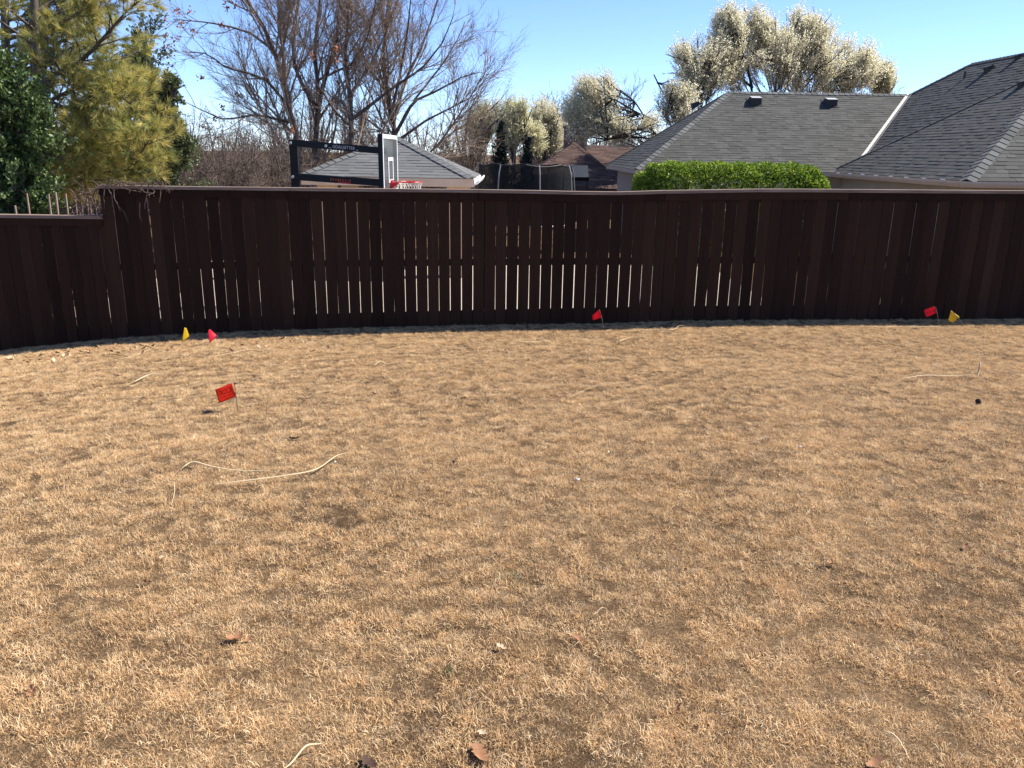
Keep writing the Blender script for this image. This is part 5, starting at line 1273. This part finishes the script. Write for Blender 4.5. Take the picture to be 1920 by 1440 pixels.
tips = [(lv[0][:, -1], lv[0][:, -1] - lv[0][:, -2]) for lv in T.levels[2:]]
tc_ = np.concatenate([ca_, cb_] + [q[0] for q in tips]); td_ = np.concatenate([da_, db_] + [q[1] / np.linalg.norm(q[1], axis=1, keepdims=True) for q in tips])
needles(T, tc_, td_, 16, .19, 'needle')
# a second, greener pine further back fills the upper left corner
pb = P(15, 300, 17.5); T = Tree('pine_tree', A([pb[0], 17.5, float(gz(pb[0], 17.5))]), 'greener pine at the upper left corner behind the yellow pine', 'tree', None, 502)
br = [([(10, 330), (14, 200), (10, 60), (8, -80)], 0, .11, .07)] + [([(11, y), (11 + .5 * dx, y - .25 * abs(dx) * .6), (11 + dx, y - abs(dx) * .45)], R.uniform(-1.2, 1.2), .035, .01) for y, dx in ((300, 90), (260, 120), (225, 95), (190, 140), (150, 110), (120, 150), (90, 120), (60, 140), (40, 95), (10, 120), (170, -90), (90, -90), (30, -80), (140, 150), (75, 165), (105, 80), (20, 150))]
T.limbs([pxline(q, 17.5, dy) if i else [T.base] + pxline(q, 17.5) for i, (q, dy, _, _) in enumerate(br)], [(a, b_) for _, _, a, b_ in br], 14)
full = T.levels[0]; T.levels = [(full[0][:1], full[1][:1]), (full[0][1:], full[1][1:])]
T.grow(22, (.12, 1), (.4, 1.1), (.2, .42), .5, 4, .14, .05, .006, lbt=.4); T.grow(3.0, (.25, 1), (.35, .95), (.35, .75), .7, 3, .12, .07, .005, minlen=.14)
T.wood(M['bark'], M['bark'], 1, sides=(9, 6, 4, 3, 3, 3))
ca_, da_ = T.along(8, .3, -1, .01); cb_, db_ = T.along(6, .4, -2, .01)
needles(T, np.concatenate([ca_, cb_]), np.concatenate([da_, db_]), 18, .18, 'needle_green')
print('pine tufts', len(tc_), len(ca_) + len(cb_))
# bare stems standing above the low fence
for i, (a, b_, rad_) in enumerate((((97, 420), (91, 364), .018), ((106, 420), (104, 360), .02), ((124, 420), (123, 363), .016), ((140, 420), (141, 366), .010), ((163, 420), (163, 372), .010), ((172, 420), (168, 366), .008), ((60, 420), (50, 362), .018), ((33, 420), (28, 385), .02), ((154, 420), (153, 380), .008), ((180, 420), (178, 372), .008))):
    Ys = 11.5 + .12 * (i % 4); p0, p1 = P(*a, Ys), P(*b_, Ys); p0[2] = float(gz(p0[0], Ys)) - .05
    mid = (p0 + p1) / 2 + A([R.gauss(0, .012), R.gauss(0, .012), 0])
    lab = ['bare pinkish stem', 'thickest bare pinkish stem', 'pale straight stem', 'thin stem', 'thin grey stem', 'slim twig', 'leaning stem', 'short leaning stem', 'slim dark twig', 'slim twig nearest the fence step'][i]
    o0 = p0.copy(); T = Tree('cut_stem', p0, lab + ' above the low fence, ' + ['third', 'fourth', 'fifth', 'sixth', 'eighth', 'ninth', 'second', 'first', 'seventh', 'tenth'][i] + ' from the left', 'stem', 'bare stems above the low fence', 600 + i)
    T.limbs([[p0, mid, p1]], [(rad_, rad_ * .75)], 6); T.wood(M['stem'], M['stem'], 1)
# ---- dry vine over the fence corner
VY = 10.25
vb = fence_pt(215, 350); T = Tree('dry_vine', A([vb[0], vb[1] - .08, vb[2]]), 'dry tangled vine hanging over the fence where it steps down', 'vine', None, 700)
def vl(pts, dy=-.09): return [fence_pt(x, y, dy) for x, y in pts]
lines = [vl([(222, 343), (213, 352), (214, 372), (220, 384), (233, 398), (241, 418)]), vl([(219, 378), (222, 388), (226, 396)]), vl([(280, 345), (276, 355), (278, 362), (281, 370)]), vl([(276, 360), (274, 374), (271, 385), (272, 392)]), vl([(276, 372), (278, 395), (281, 420)], -.07), vl([(262, 380), (262, 405), (266, 415)]),
         vl([(196, 352), (194, 372), (197, 385), (195, 392)]), vl([(203, 355), (210, 366), (211, 388)]), vl([(266, 346), (264, 358), (264, 361)]), vl([(203, 344), (198, 352), (196, 356)]), vl([(302, 347), (301, 365), (299, 380)]), vl([(186, 350), (184, 372), (186, 395)], -.03), vl([(178, 360), (182, 380), (178, 400)], .1), vl([(170, 368), (176, 385), (184, 402)], .1)]
T.limbs(lines, [(.0075, .003)] * len(lines), 9)
r = T.r; ex = []
for i in range(70):     # tangle lying over the cap
    x = r.uniform(176, 312); y = np.interp(x, [176, 192, 312], [356, 346, 348]) + r.normal(1, 2.5); a = fence_pt(x, y, r.uniform(-.1, .12)); b_ = a + r.normal(0, 1, 3) * A([.14, .06, .05]); ex.append([a, a * .5 + b_ * .5 + r.normal(0, .03, 3), b_])
for i in range(60):     # tangle in the corner above the lower section
    x = r.uniform(140, 192); y = r.uniform(352, 402); a = fence_pt(x, y, r.uniform(.03, .35)); b_ = a + r.normal(0, 1, 3) * A([.08, .06, .1]); ex.append([a, a * .5 + b_ * .5 + r.normal(0, .03, 3), b_])
T.levels.append((np.stack([resample(q, 5) for q in ex]), np.stack([np.linspace(.005, .0025, 5)] * len(ex))))
T.grow(1.2, (.2, 1), (.4, 1.2), (.3, .6), .7, 3, .3, -.08, .002, minlen=.06)
T.wood(M['vine'], M['vine'], 1, 'tangle')
